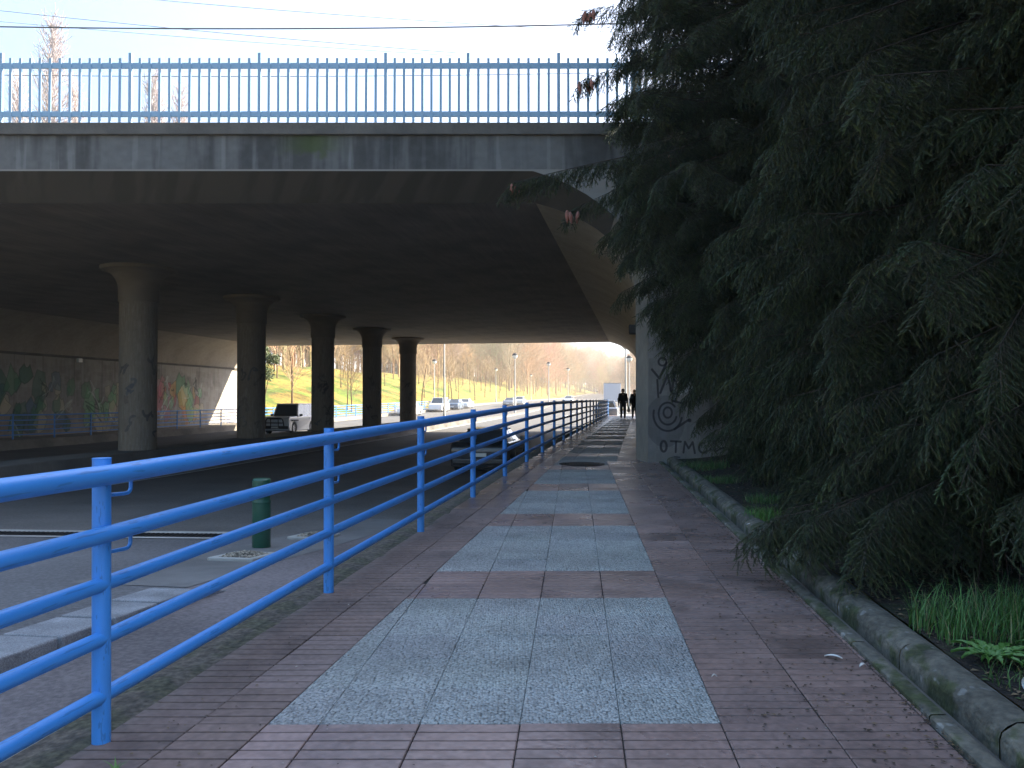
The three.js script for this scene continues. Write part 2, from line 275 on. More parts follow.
  for (let j = -7; j < 150; j++) {
    const z0 = row0 + j * tl, z1 = z0 + tl; if (z0 > 62) break;
    const gray = (((j % 7) + 7) % 7) < 5, gp = .0030, zc = (z0 + z1) / 2, inT = zc > 15.75;
    const quad1 = (fa, fb) => [[fa(z0) + gp, z0 + gp], [fb(z0) - gp, z0 + gp], [fb(z1) - gp, z1 - gp], [fa(z1) + gp, z1 - gp]];
    const L = lineX(-1.58), LL = lineX(-2.2), A = inT ? lineX(-.45) : (D => .623 + TAN_A * D), R = inT ? lineX(-.01) : kerbX;
    addTile('pink', quad1(LL, lineX(-1.88)), .66); addTile('pink', quad1(lineX(-1.88), L), .76);                                              // left strip
    if (!inT) { const w = .4445; for (let k = 0; k < 3; k++) { const q = quad1(D => .623 + w * k + TAN_A * D, D => .623 + w * (k + 1) + TAN_A * D); addTile('pink', clip(q, p => R(p[1]) - p[0]), k ? .93 : 1); } }
    else addTile('pink', quad1(A, R), 1);
    const w = .43;
    for (let k = 1; k < 8; k++) {
      const gs = .0012, quad2 = (fa, fb) => [[fa(z0) + gs, z0 + gs], [fb(z0) - gs, z0 + gs], [fb(z1) - gs, z1 - gs], [fa(z1) + gs, z1 - gs]], quad = gray ? quad2 : quad1; const q = inT ? quad(D => A(D) - w * k, D => A(D) - w * (k - 1)) : quad(D => .623 - w * k + TAN_A * D, D => .623 - w * (k - 1) + TAN_A * D);
      addTile(gray ? 'gray' : 'pink', clip(q, p => p[0] - L(p[1]) - gp), 1);
    }
  }
  list.sort((a, b) => a.cz - b.cz);
  const rest = { pink: [], gray: [] }, cnt = { pink: 0, gray: 0 };
  for (const t of list) { const out = t.cz < 2.2 ? 0 : 1; if (t.cz > 2.2 && cnt[t.kind] < 290 && t.cz < 30) { cnt[t.kind]++; mesh(t.kind === 'pink' ? 'grooved_tile' : 'pebbled_tile', t.g, t.rough ? mPinkRough : t.kind === 'pink' ? mPink : mPeb, walk); } else rest[t.kind].push(t.g); }
  mesh('grooved_tiling', merge(rest.pink), mPink, walk).userData.kind = 'stuff'; mesh('pebbled_tiling', merge(rest.gray), mPeb, walk).userData.kind = 'stuff';
  // moss and dirt strip at the foot of the railing
  const mossTex = tex(512, 512, (u, v) => { const n = fbm(u, v, 8, 5, 181), m = fbm(u, v, 60, 3, 187), g = ss(.45, .62, n); const k = .75 + .7 * (m - .4); return [lerp(.41, .36, g) * k, lerp(.37, .345, g) * k, lerp(.33, .275, g) * k]; }, true, .7);
  const moss = sheet(range(0, 1, 10), range(-4, 26, 300), (t, d) => { const wob = .05 * Math.sin(d * 3.1) + .04 * Math.sin(d * 7.7 + 1), r = lerp(-2.43, -2.14 + wob * .7, t), e = Math.sin(Math.PI * t); const n = fbm((r + 9) / 16 % 1, (d + 8) / 40 % 1, 128, 3, 191); return [T(r, walkH(d) - .004 + e * (.002 + .022 * n * n) - .006 * ss(.75, 1, t), d), r, d]; });
  const mo = struct('moss_strip', moss, new THREE.MeshStandardMaterial({ map: mossTex, roughness: 1, bumpMap: grainBump, bumpScale: .01 })); mo.userData = { kind: 'stuff', label: 'moss and dirt along the foot of the near blue railing', category: 'moss' };
  // manhole cover
  const mh = thing('manhole_cover', 'round dark iron manhole cover in the walkway before the underpass', 'manhole cover', V(1.32, topY(1.32, 15.2) + .001, -15.2));
  mesh('frame', new THREE.LatheGeometry([[.36, 0], [.43, 0], [.43, .006], [.36, .006], [.36, 0]].map(q => new THREE.Vector2(...q)), 40), mIron, mh);
  const lid = mesh('lid', new THREE.LatheGeometry([[0, .003], [.352, .003], [.352, .008], [0, .008]].map(q => new THREE.Vector2(...q)), 40), mIron, mh);
  const studs = []; for (let a = -6; a <= 6; a++) for (let b = -6; b <= 6; b++) if (Math.hypot(a, b) < 6.4) studs.push(bx(.026, .005, .026, a * .052, .0095, b * .052));
  mesh('studs', merge(studs), mIron, lid);
}
// drain kerb on the planted side
const bedH = (x, Dc) => walkH(Dc * CS + x * SN) + .075 + .25 * ss(.2, 3, x - kerbX(Dc) - .3) + .07 * (fbm(((x + 20) / 40) % 1, ((Dc + 20) / 60) % 1, 40, 4, 201) - .5);
{
  const kt = thing('planter_kerb', 'mossy rounded concrete kerb with gutter groove beside the conifers', 'kerb', V(0, 0, 0));
  const mossC = tex(512, 512, (u, v) => { const n = fbm(u, v, 4, 6, 211), m = fbm(u, v, 40, 3, 215), g = ss(.5, .66, fbm(u, v, 7, 5, 219)), w = .6 * ss(.76, .82, fbm(u, v, 14, 3, 223)); const k = .72 + .5 * (n - .5) + .35 * (m - .5); return [lerp(lerp(.50, .33, g), .75, w) * k, lerp(lerp(.48, .36, g), .75, w) * k, lerp(lerp(.43, .22, g), .74, w) * k]; }, true, .8);
  const mK = new THREE.MeshStandardMaterial({ map: mossC, roughness: .95, bumpMap: grainBump, bumpScale: .012 });
  const sweep = (prof, z0, z1, n) => { const g = sheet(prof.map((_, i) => i), range(z0, z1, n), (i, D) => { const [u, y] = prof[i], x = kerbX(D) + u; return [V(x, walkH(D * CS + x * SN) + y, -D), u * 1 + y, D]; }); return toCreasedNormals(g.toNonIndexed(), .7); };
  const strip = [[.0, -.02], [.002, .016], [.012, .024], [.075, .024], [.085, .016], [.087, -.035]];
  const mid = [[.087, -.03], [.12, -.034], [.15, -.03]];
  const rnd_ = [[.15, -.04], [.15, .04]]; for (let a = 0; a <= 8; a++) { const t = Math.PI - a / 8 * Math.PI; rnd_.push([.26 + .11 * Math.cos(t), .045 + .07 * Math.sin(t)]); } rnd_.push([.375, -.06]);
  for (let z = 1.2; z < 15.4; z += 1.0) { const e = Math.min(z + .99, 15.45); mesh('kerb_stone', sweep(rnd_.map(q => [q[0], q[1] + (q[1] > 0 ? rr(-.004, .004) : 0)]), z, e, 3), mK, kt); mesh('edging_strip', sweep(strip, z + .3, Math.min(e + .3, 15.46), 3), mK, kt); }
  mesh('gutter', sweep(mid, 1.2, 15.46, 20), mConcDark, kt);
  // soil bed
  const soilTex = tex(512, 512, (u, v) => { const n = fbm(u, v, 6, 6, 231), m = fbm(u, v, 60, 3, 237), g = ss(.52, .62, fbm(u, v, 10, 4, 239)); const k = .6 + .5 * (n - .5) + .8 * (m - .5); return [lerp(.24, .22, g) * k, lerp(.19, .24, g) * k, lerp(.14, .12, g) * k]; }, true, .6);
  const soil = sheet(range(0, 1, 30), range(-4, 15.48, 60), (t, D) => { const x = kerbX(D) + .36 + t * t * 14; return [V(x, bedH(x, D), -D), x, D]; });
  struct('planting_bed', soil, new THREE.MeshStandardMaterial({ map: soilTex, roughness: 1, bumpMap: grainBump, bumpScale: .03 }));
}

// ------------------------------------------------------------------ bridge
const HS = 5.34, HW = 3.55, YF = 5.83, YT = 6.72, D0 = 16.2, DF = 15.5, DB = 57;
const RL = -29.7;
{
  const br = thing('road_bridge', 'grey concrete road bridge spanning the underpass on round columns', 'bridge', V(0, 0, 0));
  // arch profile from right foot to left foot, and outward offsets for the chamfer
  const prof = []; const N = 10;
  prof.push([-.07, -.3, .22, 0], [-.07, HW, .26, 0]);
  for (let i = 1; i <= N; i++) { const t = i / N * Math.PI / 2 * .76, tm = Math.PI / 2 * .76; prof.push([-.07 - 1.99 * (1 - Math.cos(t)) / (1 - Math.cos(tm)), HW + (HS - HW) * Math.sin(t) / Math.sin(tm), lerp(.28, .1, i / N) * Math.cos(t), .49 * Math.sin(t)]); }
  const mir = prof.slice().reverse().map(p => [RL - p[0], p[1], -p[2], p[3]]); mir[mir.length - 1][1] = -1.3;
  const inner = (p, Dc) => { const d = dOf(p[0], Dc); return T(p[0], p[1], d); };
  const outerP = p => { const r = p[0] + p[2], y = p[1] + p[3]; return T(r, y, dOf(r, DF)); };
  const far = p => T(p[0], p[1], DB);
  const strip = (P, a, b, n, su = 1) => { let len = 0; const L = P.map((p, i) => { if (i) len += Math.hypot(p[0] - P[i - 1][0], p[1] - P[i - 1][1]); return len; }); const g = sheet(P.map((_, i) => i), range(0, 1, n), (i, t) => { const A = a(P[i]), B = b(P[i]), q = A.clone().lerp(B, t); return [q, L[i], A.distanceTo(B) * t]; }); return g; };
  const in0 = p => inner(p, D0);
  mesh('soffit', strip([prof[prof.length - 1], mir[0]], in0, far, 40), mSoffit, br);
  mesh('cove', strip(prof.slice(1), in0, far, 40), mCove, br); mesh('cove', strip(mir.slice(0, -1), in0, far, 40), mCove, br);
  // right wall inside
  mesh('abutment_wall', strip(prof.slice(0, 2), in0, far, 30), mConcLight, br);
  // left wall with painted graffiti
  const wallL = 44, wallH = HW + 1.3;
  const gt = canvasTex(2048, 256, (c, w, h) => {
    c.fillStyle = '#a39c92'; c.fillRect(0, 0, w, h);
    for (let i = 0; i < 5000; i++) { c.fillStyle = `rgba(${rnd() < .5 ? '70,64,58' : '190,184,174'},${rr(.03, .12)})`; const s = rr(2, 26); c.fillRect(rnd() * w, rnd() * h, s, s * rr(.4, 3)); }
    for (let i = 0; i < 90; i++) { c.fillStyle = `rgba(60,55,50,${rr(.05, .2)})`; c.fillRect(rnd() * w, 0, rr(1, 7), rr(20, h * .8)); }
    const cols = ['#5f9a6c', '#88bf8a', '#3c6f57', '#d8a25a', '#b8545c', '#d7c9a2', '#4f6f86', '#7f9f55', '#c97f84'];
    const blob = (x, y, s, col, al) => { c.save(); c.globalAlpha = al; c.fillStyle = col; c.beginPath(); for (let k = 0; k < 7; k++) { const a = k / 7 * 6.283, q = s * rr(.5, 1.3); const px = x + Math.cos(a) * q, py = y + Math.sin(a) * q * 1.8; k ? (k % 3 ? c.lineTo(px, py) : c.quadraticCurveTo(x + Math.cos(a - .45) * s * rr(.5, 1.6), y + Math.sin(a - .45) * s * rr(.5, 1.9), px, py)) : c.moveTo(px, py); } c.closePath(); c.fill(); c.globalAlpha = al * .55; c.lineWidth = rr(1.5, 3); c.strokeStyle = '#26332d'; c.stroke(); c.restore(); };
    const piece_ = (x0, x1, y0, y1, n, pal) => { for (let i = 0; i < n; i++) blob(rr(x0, x1), rr(y0, y1), rr(8, 26), cols[pal[Math.floor(rnd() * pal.length)]], rr(.35, .6)); for (let i = 0; i < 12; i++) { c.save(); c.globalAlpha = .4; c.strokeStyle = rnd() < .5 ? '#1e2a26' : '#dfe8d8'; c.lineWidth = rr(2, 5); c.beginPath(); const x = rr(x0, x1), y = rr(y0, y1); c.moveTo(x, y); c.bezierCurveTo(x + rr(-40, 40), y + rr(-50, 50), x + rr(-40, 40), y + rr(-50, 50), x + rr(-40, 50), y + rr(-50, 50)); c.stroke(); c.restore(); } };
    const X = d => (d - 11.3) / (DB - 11.3) * w;
    piece_(X(31), X(38.2), 55, 185, 44, [0, 5, 2, 5, 6, 2, 5]); piece_(X(39.3), X(42.6), 80, 185, 26, [1, 0, 5, 1]); piece_(X(45.4), X(51.2), 60, 175, 34, [1, 0, 3, 4, 5, 8, 1, 5]); piece_(X(15), X(27), 70, 190, 44, [4, 6, 5, 7]);
  });
  {
    const dA = dOf(RL, D0), g = sheet([0, 1], range(0, 1, 30), (i, t) => { const d = lerp(dA, DB, t); return [T(RL, i ? HW : -1.3, d), t, i]; });
    mesh('abutment_wall', g, new THREE.MeshStandardMaterial({ map: gt, roughness: .9, bumpMap: grainBump, bumpScale: .01 }), br).userData.label = 'side wall painted with green and red graffiti';
    // ledge under the left cove and its shadow gap
    const lg = []; for (let k = 0; k < 1; k++) { const gq = bx(.14, .12, DB - dA, 0, 0, 0); lg.push(gq); }
    const lo = mesh('ledge', boxUV(merge(lg)), mConcDark, br); lo.position.copy(T(RL + .06, HW + .02, (dA + DB) / 2)); lo.rotation.y = TY;
  }
  // chamfer between face and arch
  const all = [...prof, ...mir];
  const stain = tex(2048, 256, (u, v) => { const st = fbm(u, v * .003, 96, 4, 301), st2 = fbm(u, v * .008, 24, 4, 307), n = fbm(u, v * .04, 160, 4, 311), top = .55 + .45 * v; const dk = ss(.40, .62, st * .55 + st2 * .45) * (.6 + .4 * top); const moss = Math.exp(-Math.pow((u - .305) / .022, 2)) * ss(.35, .6, v + .5 * (n - .5)); const lightS = ss(.66, .74, fbm(u, v * .002, 140, 3, 317)); const k = 1 - .34 * dk + .16 * (n - .5) + .12 * lightS; return [lerp(.40 * k, .25, moss * .75), lerp(.395 * k, .30, moss * .75), lerp(.39 * k, .15, moss * .75)]; }, true, 1);
  const mStain = new THREE.MeshStandardMaterial({ map: stain, roughness: .95 });
  const stain2 = tex(1024, 256, (u, v) => { const sk = fbm(u + v * .02, v * .006, 64, 4, 331), s2 = fbm(u + v * .03, v * .012, 40, 5, 337), dk = ss(.42, .6, sk * .6 + s2 * .4); const k = 1 - .13 * dk; return [.32 * k, .298 * k, .27 * k]; }, true, 1);
  const mChamf = new THREE.MeshStandardMaterial({ map: stain2, roughness: .95 });
  const cham = sheet(all.map((_, i) => i), [0, 1], (i, t) => { const q = (t ? in0 : outerP)(all[i]); return [q, q.x / 20 + .5 + (i < 3 || i > all.length - 4 ? q.y * .05 : 0), t]; });
  // split chamfer: edges near abutments are cleaner concrete
  const right = sheet(range(0, 6, 6), [0, 1], (i, t) => { const q = (t ? in0 : outerP)(prof[i]); return [q, q.y, t]; });
  mesh('corner_chamfer', right, mConc, br);
  mesh('edge_chamfer', sheet(all.slice(6).map((_, i) => i + 6), [0, 1], (i, t) => { const q = (t ? in0 : outerP)(all[i]); return [q, q.x / 20 + .5, t]; }), mChamf, br);
  // front face: outline round the arch
  const sh = new THREE.Shape(); const xr = 22, xl = -44;
  const pts = all.map(p => { const q = outerP(p); return [q.x, q.y]; });
  sh.moveTo(xr, -.3); sh.lineTo(xr, YF + .02); sh.lineTo(xl, YF + .02); sh.lineTo(xl, -1.3);
  for (let i = pts.length - 1; i >= 0; i--) sh.lineTo(pts[i][0], Math.min(pts[i][1], YF));
  sh.closePath();
  const sg = new THREE.ShapeGeometry(sh); sg.translate(0, 0, -DF);
  const fuv = sg.attributes.uv; // graffiti panel lies over x 2.3..8.7, y -0.1..4.7
  const tagT = canvasTex(1024, 1024, (c, w, h) => {
    const X = x => (x - 2.4) / 6.4 * w, Y = y => h - y / 6.4 * h;
    c.fillStyle = '#837f7a'; c.fillRect(0, 0, w, h);
    for (let i = 0; i < 6000; i++) { c.fillStyle = `rgba(${rnd() < .6 ? '66,64,64' : '190,190,188'},${rr(.02, .1)})`; const s = rr(2, 22); c.fillRect(rnd() * w, rnd() * h, s, s * rr(.4, 3)); }
    c.save(); c.globalAlpha = .5; c.fillStyle = '#c9cacb'; c.beginPath(); c.ellipse(X(3.45), Y(1.75), 70, 24, -.7, 0, 7); c.fill(); c.restore();
    c.save(); c.globalAlpha = .35; c.fillStyle = '#4c4a4c'; c.beginPath(); c.ellipse(X(2.95), Y(.95), 60, 80, 0, 0, 7); c.fill(); c.restore();
    c.globalAlpha = .62; c.strokeStyle = "#1d1c20"; c.lineCap = 'round'; c.lineJoin = 'round'; const st = (wd, ...p) => { c.lineWidth = wd; c.beginPath(); c.moveTo(X(p[0]), Y(p[1])); for (let i = 2; i < p.length; i += 2) c.lineTo(X(p[i]), Y(p[i + 1])); c.stroke(); };
    const el = (wd, x, y, a, b, s = 0, e = 6.3) => { c.lineWidth = wd; c.beginPath(); c.ellipse(X(x), Y(y), a, b, 0, s, e); c.stroke(); };
    const OX = 2.78;
    el(7, OX + .14, .47, 9, 16); st(6, OX + .28, .57, OX + .47, .56); st(6, OX + .38, .56, OX + .37, .36); st(6, OX + .52, .35, OX + .55, .56, OX + .62, .43, OX + .70, .55, OX + .74, .34); el(6, OX + .9, .44, 13, 15, .9, 5.0); st(4, OX + .35, .27, OX + .45, .26); st(4, OX + 1.15, .38, OX + 1.3, .45);
    el(6, OX + .22, 1.12, 13, 16); el(6, OX + .22, 1.1, 28, 34, .3, 5.6); el(6, OX + .22, 1.08, 44, 50, .2, 3.4); st(7, OX + .35, .8, OX + .62, .98); el(6, OX + .64, .97, 3, 3);
    st(7, OX - .08, 1.95, OX + .06, 1.78, OX + .2, 2.08); el(6, OX + .12, 2.1, 12, 12); st(7, OX + .08, 1.5, OX + .22, 1.85, OX + .3, 1.5, OX + .36, 1.9); el(6, OX + .42, 1.8, 13, 15, 2, 7.4); el(6, OX + .36, 1.58, 14, 16, 5, 9.5); st(6, OX + .02, 1.75, OX + .04, 1.42); st(6, OX + .3, 1.35, OX + .5, 1.3);
  });
  for (let i = 0; i < fuv.count; i++) { const x = sg.attributes.position.getX(i), y = sg.attributes.position.getY(i); fuv.setXY(i, (x - 2.4) / 6.4, y / 6.4); }
  tagT.wrapS = tagT.wrapT = THREE.ClampToEdgeWrapping;
  mesh('abutment_face', sg, new THREE.MeshStandardMaterial({ map: tagT, roughness: .92, bumpMap: grainBump, bumpScale: .01 }), br).userData.label = 'abutment face sprayed with black tags';
  // fascia, coping
  const fas = sheet(range(xl, xr, 40), [0, 1], (x, t) => [V(x, t ? YT - .23 : YF, -DF + .004 + .004 * t), x / 20 + .5, t]);
  mesh('fascia', fas, mStain, br);
  const cop = rbx(xr - xl, .235, .42, .02, (xr + xl) / 2, YT - .117, -DF - .13); mesh('coping', boxUV(cop), mConcDark, br);
  // deck (closed body) and far face
  const deckP = [[xl, YT - .3, -DF - .02], [xr, YT - .3, -DF - .02]];
  const fL = T(-46, 0, DB), fR = T(24, 0, DB);
  const tri = []; const q4 = (a, b, c, d) => tri.push(...a, ...b, ...c, ...a, ...c, ...d);
  q4([xl, YT - .3, -DF - .02], [xr, YT - .3, -DF - .02], [fR.x, YT - .3, fR.z], [fL.x, YT - .3, fL.z]);
  mesh('deck', boxUV(polyGeo(tri)), mAsph, br);
  const sf = new THREE.Shape(); sf.moveTo(24, -1.3); sf.lineTo(24, YT); sf.lineTo(-46, YT); sf.lineTo(-46, -1.3); for (let i = all.length - 1; i >= 0; i--) sf.lineTo(all[i][0], all[i][1]); sf.closePath();
  const fg = boxUV(new THREE.ShapeGeometry(sf)); const ff = mesh('far_face', fg, mConc, br); ff.position.copy(T(0, 0, DB)); ff.rotation.y = TY;
  // columns on the median
  const colT = canvasTex(1024, 1024, (c, w, h) => {
    c.fillStyle = '#776d60'; c.fillRect(0, 0, w, h);
    for (let i = 0; i < 5000; i++) { c.fillStyle = `rgba(${rnd() < .5 ? '60,55,50' : '190,182,170'},${rr(.02, .09)})`; const s = rr(2, 20); c.fillRect(rnd() * w, rnd() * h, s * rr(.3, 1), s * rr(1, 5)); }
    c.lineCap = 'round'; for (let i = 0; i < 30; i++) { c.strokeStyle = ['#22252c', '#2c2f36', '#394452', '#3c2f33'][i % 4]; c.globalAlpha = rr(.2, .5); c.lineWidth = rr(10, 24); let x = rnd() * w, y = h * rr(.42, .96); c.beginPath(); c.moveTo(x, y); for (let k = 0; k < 3; k++) c.bezierCurveTo(x + rr(-70, 70), y + rr(-60, 60), x + rr(-70, 70), y + rr(-60, 60), x = x + rr(-50, 60), y = y + rr(-50, 50)); c.stroke(); }
  });
  const mCol = new THREE.MeshStandardMaterial({ map: colT, roughness: .9, bumpMap: grainBump, bumpScale: .006 });
  const y0 = -.2, yc = HS - 1.05;
  const shaft = new THREE.LatheGeometry([[.535, y0], [.535, yc]].map(q => new THREE.Vector2(...q)), 36);
  const cp = [[.535, yc], [.575, yc + .005], [.575, yc + .38]]; for (let i = 1; i <= 10; i++) { const t = i / 10 * Math.PI / 2; cp.push([.575 + .46 * (1 - Math.cos(t)), yc + .38 + .56 * Math.sin(t)]); } cp.push([1.075, HS - .06], [1.075, HS + .01]);
  const capital = new THREE.LatheGeometry(cp.map(q => new THREE.Vector2(...q)), 40);
  for (let i = 0; i < 5; i++) { const c = new THREE.Group(); c.name = 'column'; br.add(c); c.position.copy(T(-15, 0, 15 * (1.486 + .4797 * i))); c.rotation.y = i * 1.7 + 2; mesh('shaft', shaft, mCol, c); mesh('capital', capital, mCap, c); }
  // small white lamp boxes under the deck
  for (const [r, d, y] of [[-29.4, 38.6, 3.4], [-.15, 19, 3.0]]) { const o = mesh('wall_lamp', rbx(.18, .22, .3, .03), r < -5 ? mLamp : mDark, br); o.position.copy(T(r, y, d)); o.rotation.y = TY; }
}
// median plinth
{
  const t = thing('median_plinth', 'low concrete wall along the road centre carrying the columns', 'low wall', V(0, 0, 0));
  const ds = [...range(6, 60, 54), 70, 85, 100, 130];
  const topP = d => d < 62 ? -.16 : lerp(-.16, roadH(d) + .16, ss(62, 75, d));
  const g = sheet([0, 1, 2, 3, 4, 5], ds, (k, d) => { const q = [[-14.35, roadH(d) - .05], [-14.42, topP(d) - .02], [-14.45, topP(d)], [-15.55, topP(d)], [-15.58, topP(d) - .02], [-15.65, roadH(d) - .05]][k]; return [T(q[0], q[1], d), k * .5, d]; });
  mesh('wall', toCreasedNormals(g.toNonIndexed(), .5), mConcDark, t);
  const gut = s => sheet([0, 1], ds.filter(d => d <= 100), (k, d) => [T(-15 + s * (.64 + k * .26), roadH(d) + .014, d), k * .26, d]);
  mesh('gutter', gut(1), mConcLight, t); mesh('gutter', gut(-1), mConcLight, t);
}
// far side platform
{
  const ds = [...range(0, 100, 50), ...range(110, 500, 39)];
  const g = sheet([0, 1, 2, 3], ds, (k, d) => { const q = [[-27.6, roadH(d) - .1], [-27.63, platH(d) - .02], [-27.66, platH(d)], [-29.98, platH(d)]][k]; return [T(q[0], q[1], d), k * .6, d]; });
  struct('far_pavement', toCreasedNormals(g.toNonIndexed(), .5), mConc);
}

// bridge parapet railing
{
  const t = thing('parapet_railing', 'pale blue upright bar railing along the top of the bridge', 'railing', V(0, 0, 0));
  const z = -DF - .15, y0 = YT, px = x => (x - 512) / 804 * (DF + .15);
  const posts = [-260, -130, -2, 128, 258, 385, 468, 559, 637, 730, 830, 930];
  const lo = px(posts[0]), hi = px(posts[posts.length - 1]);
  const bar = bx(.05, 1.30, .016); const railG = rbx(hi - lo, .11, .045, .008);
  const r1 = mesh('rail', railG, mSteelBlue, t); r1.position.set((lo + hi) / 2, y0 + 1.19, z); const r2 = mesh('rail', railG, mSteelBlue, t); r2.position.set((lo + hi) / 2, y0 + .235, z);
  const pg = rbx(.065, 1.44, .06, .006), pgw = rbx(.2, 1.5, .1, .01);
  for (let i = 0; i < posts.length; i++) { const big = posts[i] === 637; const p = mesh('post', big ? pgw : pg, mSteelBlue, t); p.position.set(px(posts[i]), y0 + (big ? .75 : .72), z); }
  for (let i = 0; i < posts.length - 1; i++) { const n = Math.round((posts[i + 1] - posts[i]) / 9.7); for (let k = 1; k < n; k++) { const b = mesh('bar', bar, mSteelBlue, t); b.position.set(px(lerp(posts[i], posts[i + 1], k / n)) + rr(-.004, .004), y0 + .03 + .65, z + .03); b.rotation.z = rr(-.004, .004); } }
  // far side parapet
  const t2 = thing('parapet_railing', 'upright bar railing on the far edge of the bridge deck', 'railing', T(-12, YT, DB - .2), TY);
  const w = 44; const f1 = mesh('rail', bx(w, .1, .05), mSteelBlue, t2); f1.position.y = 1.15; const f2 = mesh('rail', bx(w, .1, .05), mSteelBlue, t2); f2.position.y = .2; for (let x = -w / 2; x <= w / 2; x += .4) { const b = mesh('bar', bar, mSteelBlue, t2); b.position.set(x, .66, .03); }
}

// ------------------------------------------------------------------ blue walkway railing
function hookGeo() { return merge([tube([V(0, 0, 0), V(0, -.004, -.06), V(0, -.004, -.125), V(0, .008, -.14), V(0, .055, -.142)], .0085, 7, 16)]); }
{
  const RRL = -2.17, rl = thing('blue_railing', 'long bright blue five rail tube railing beside the walkway', 'railing', V(0, 0, 0));
  const pd = [.4, 3.0, 5.43]; for (let d = 7.85; d < 58; d += 2.56) pd.push(d);
  const postG = merge([new THREE.CylinderGeometry(.036, .036, 1.17, 18).translate(0, .565, 0), new THREE.CylinderGeometry(.037, .036, .006, 18).translate(0, 1.152, 0)]);
  const sock = new THREE.CylinderGeometry(.05, .058, .02, 18).translate(0, .01, 0);
  const hk = hookGeo();
  pd.forEach((d, i) => { const y = walkH(d), p = mesh('post', postG, mBlue, rl); p.position.copy(T(RRL, y, d)); p.rotation.set(rr(-.008, .008), rr(0, 6), rr(-.008, .008)); if (i && i < 9) for (const hy of [1.0, .765]) { const h = mesh('hook', hk, mBlue, rl); h.position.copy(T(RRL + .005, y + hy, d)); h.rotation.y = TY; h.translateZ(-.03); } });
  const hs = [[1.09, .041, .052], [.85, .034, .045], [.64, .031, .004], [.42, .031, .003], [.185, .031, .002]];
  for (let i = 0; i < pd.length - 1; i++) for (const [h, r, off] of hs) {
    const a = T(RRL + off, walkH(pd[i]) + h, pd[i]), b = T(RRL + off, walkH(pd[i + 1]) + h, pd[i + 1]);
    const inset = off < .01 ? .03 : 0; const dir = b.clone().sub(a).normalize(); a.addScaledVector(dir, inset ? .002 : -.0006); b.addScaledVector(dir, inset ? -.002 : .0006);
    mesh('rail', rod(a, b, r, r, 18, false), mBlue, rl);
  }
  // far pavement railing
  const fl = thing('blue_railing', 'blue tube railing on the far pavement below the graffiti wall', 'railing', V(0, 0, 0));
  const p2 = new THREE.CylinderGeometry(.04, .04, 1.2, 8).translate(0, .55, 0);
  for (let d = 14; d < 118; d += 2.6) { const p = mesh('post', p2, mBlue, fl); p.position.copy(T(-27.8, platH(d), d)); if (d + 2.6 < 118) for (const h of [1.1, .86, .64, .42, .2]) mesh('rail', rod(T(-27.8, platH(d) + h, d), T(-27.8, platH(d + 2.6) + h, d + 2.6), h > 1 ? .036 : .028, h > 1 ? .036 : .028, 6, false), mBlue, fl); }
}

// ------------------------------------------------------------------ overhead wires
{
  const wm = std(.05, .05, .055, .7);
  const P = (x, y, D) => V((x - 512) / 804 * D, 1.4 + (398 - y) / 804 * D, -D);
  const wire = (a, b, sag, r, label) => { const A = P(...a), B = P(...b), pts = []; const ex = .35; for (let i = 0; i <= 14; i++) { const t = -ex + (1 + 2 * ex) * i / 14, q = A.clone().lerp(B, t); q.y -= sag * (1 - Math.pow(2 * t - 1, 2)) ; pts.push(q); } solo('overhead_wire', tube(pts, r, 5, 40), wm, label, 'wire', 'overhead wires'); };
  wire([0, 24, 22], [610, 21, 22], .09, .02, 'thickest dark overhead wire, level across the sky');
  wire([0, 73, 24], [640, 70, 24], .08, .012, 'low thin wire seen through the parapet bars');
  wire([0, 8, 40], [340, 41, 40], .05, .014, 'thin wire slanting down from the top left of the sky');
  wire([0, 19, 44], [340, 46, 44], .05, .012, 'faint slanting wire just below the thick level wire at left');
  wire([192, 0, 36], [520, 24, 36], .05, .012, 'thin wire slanting from the top edge above the thick wire');
}

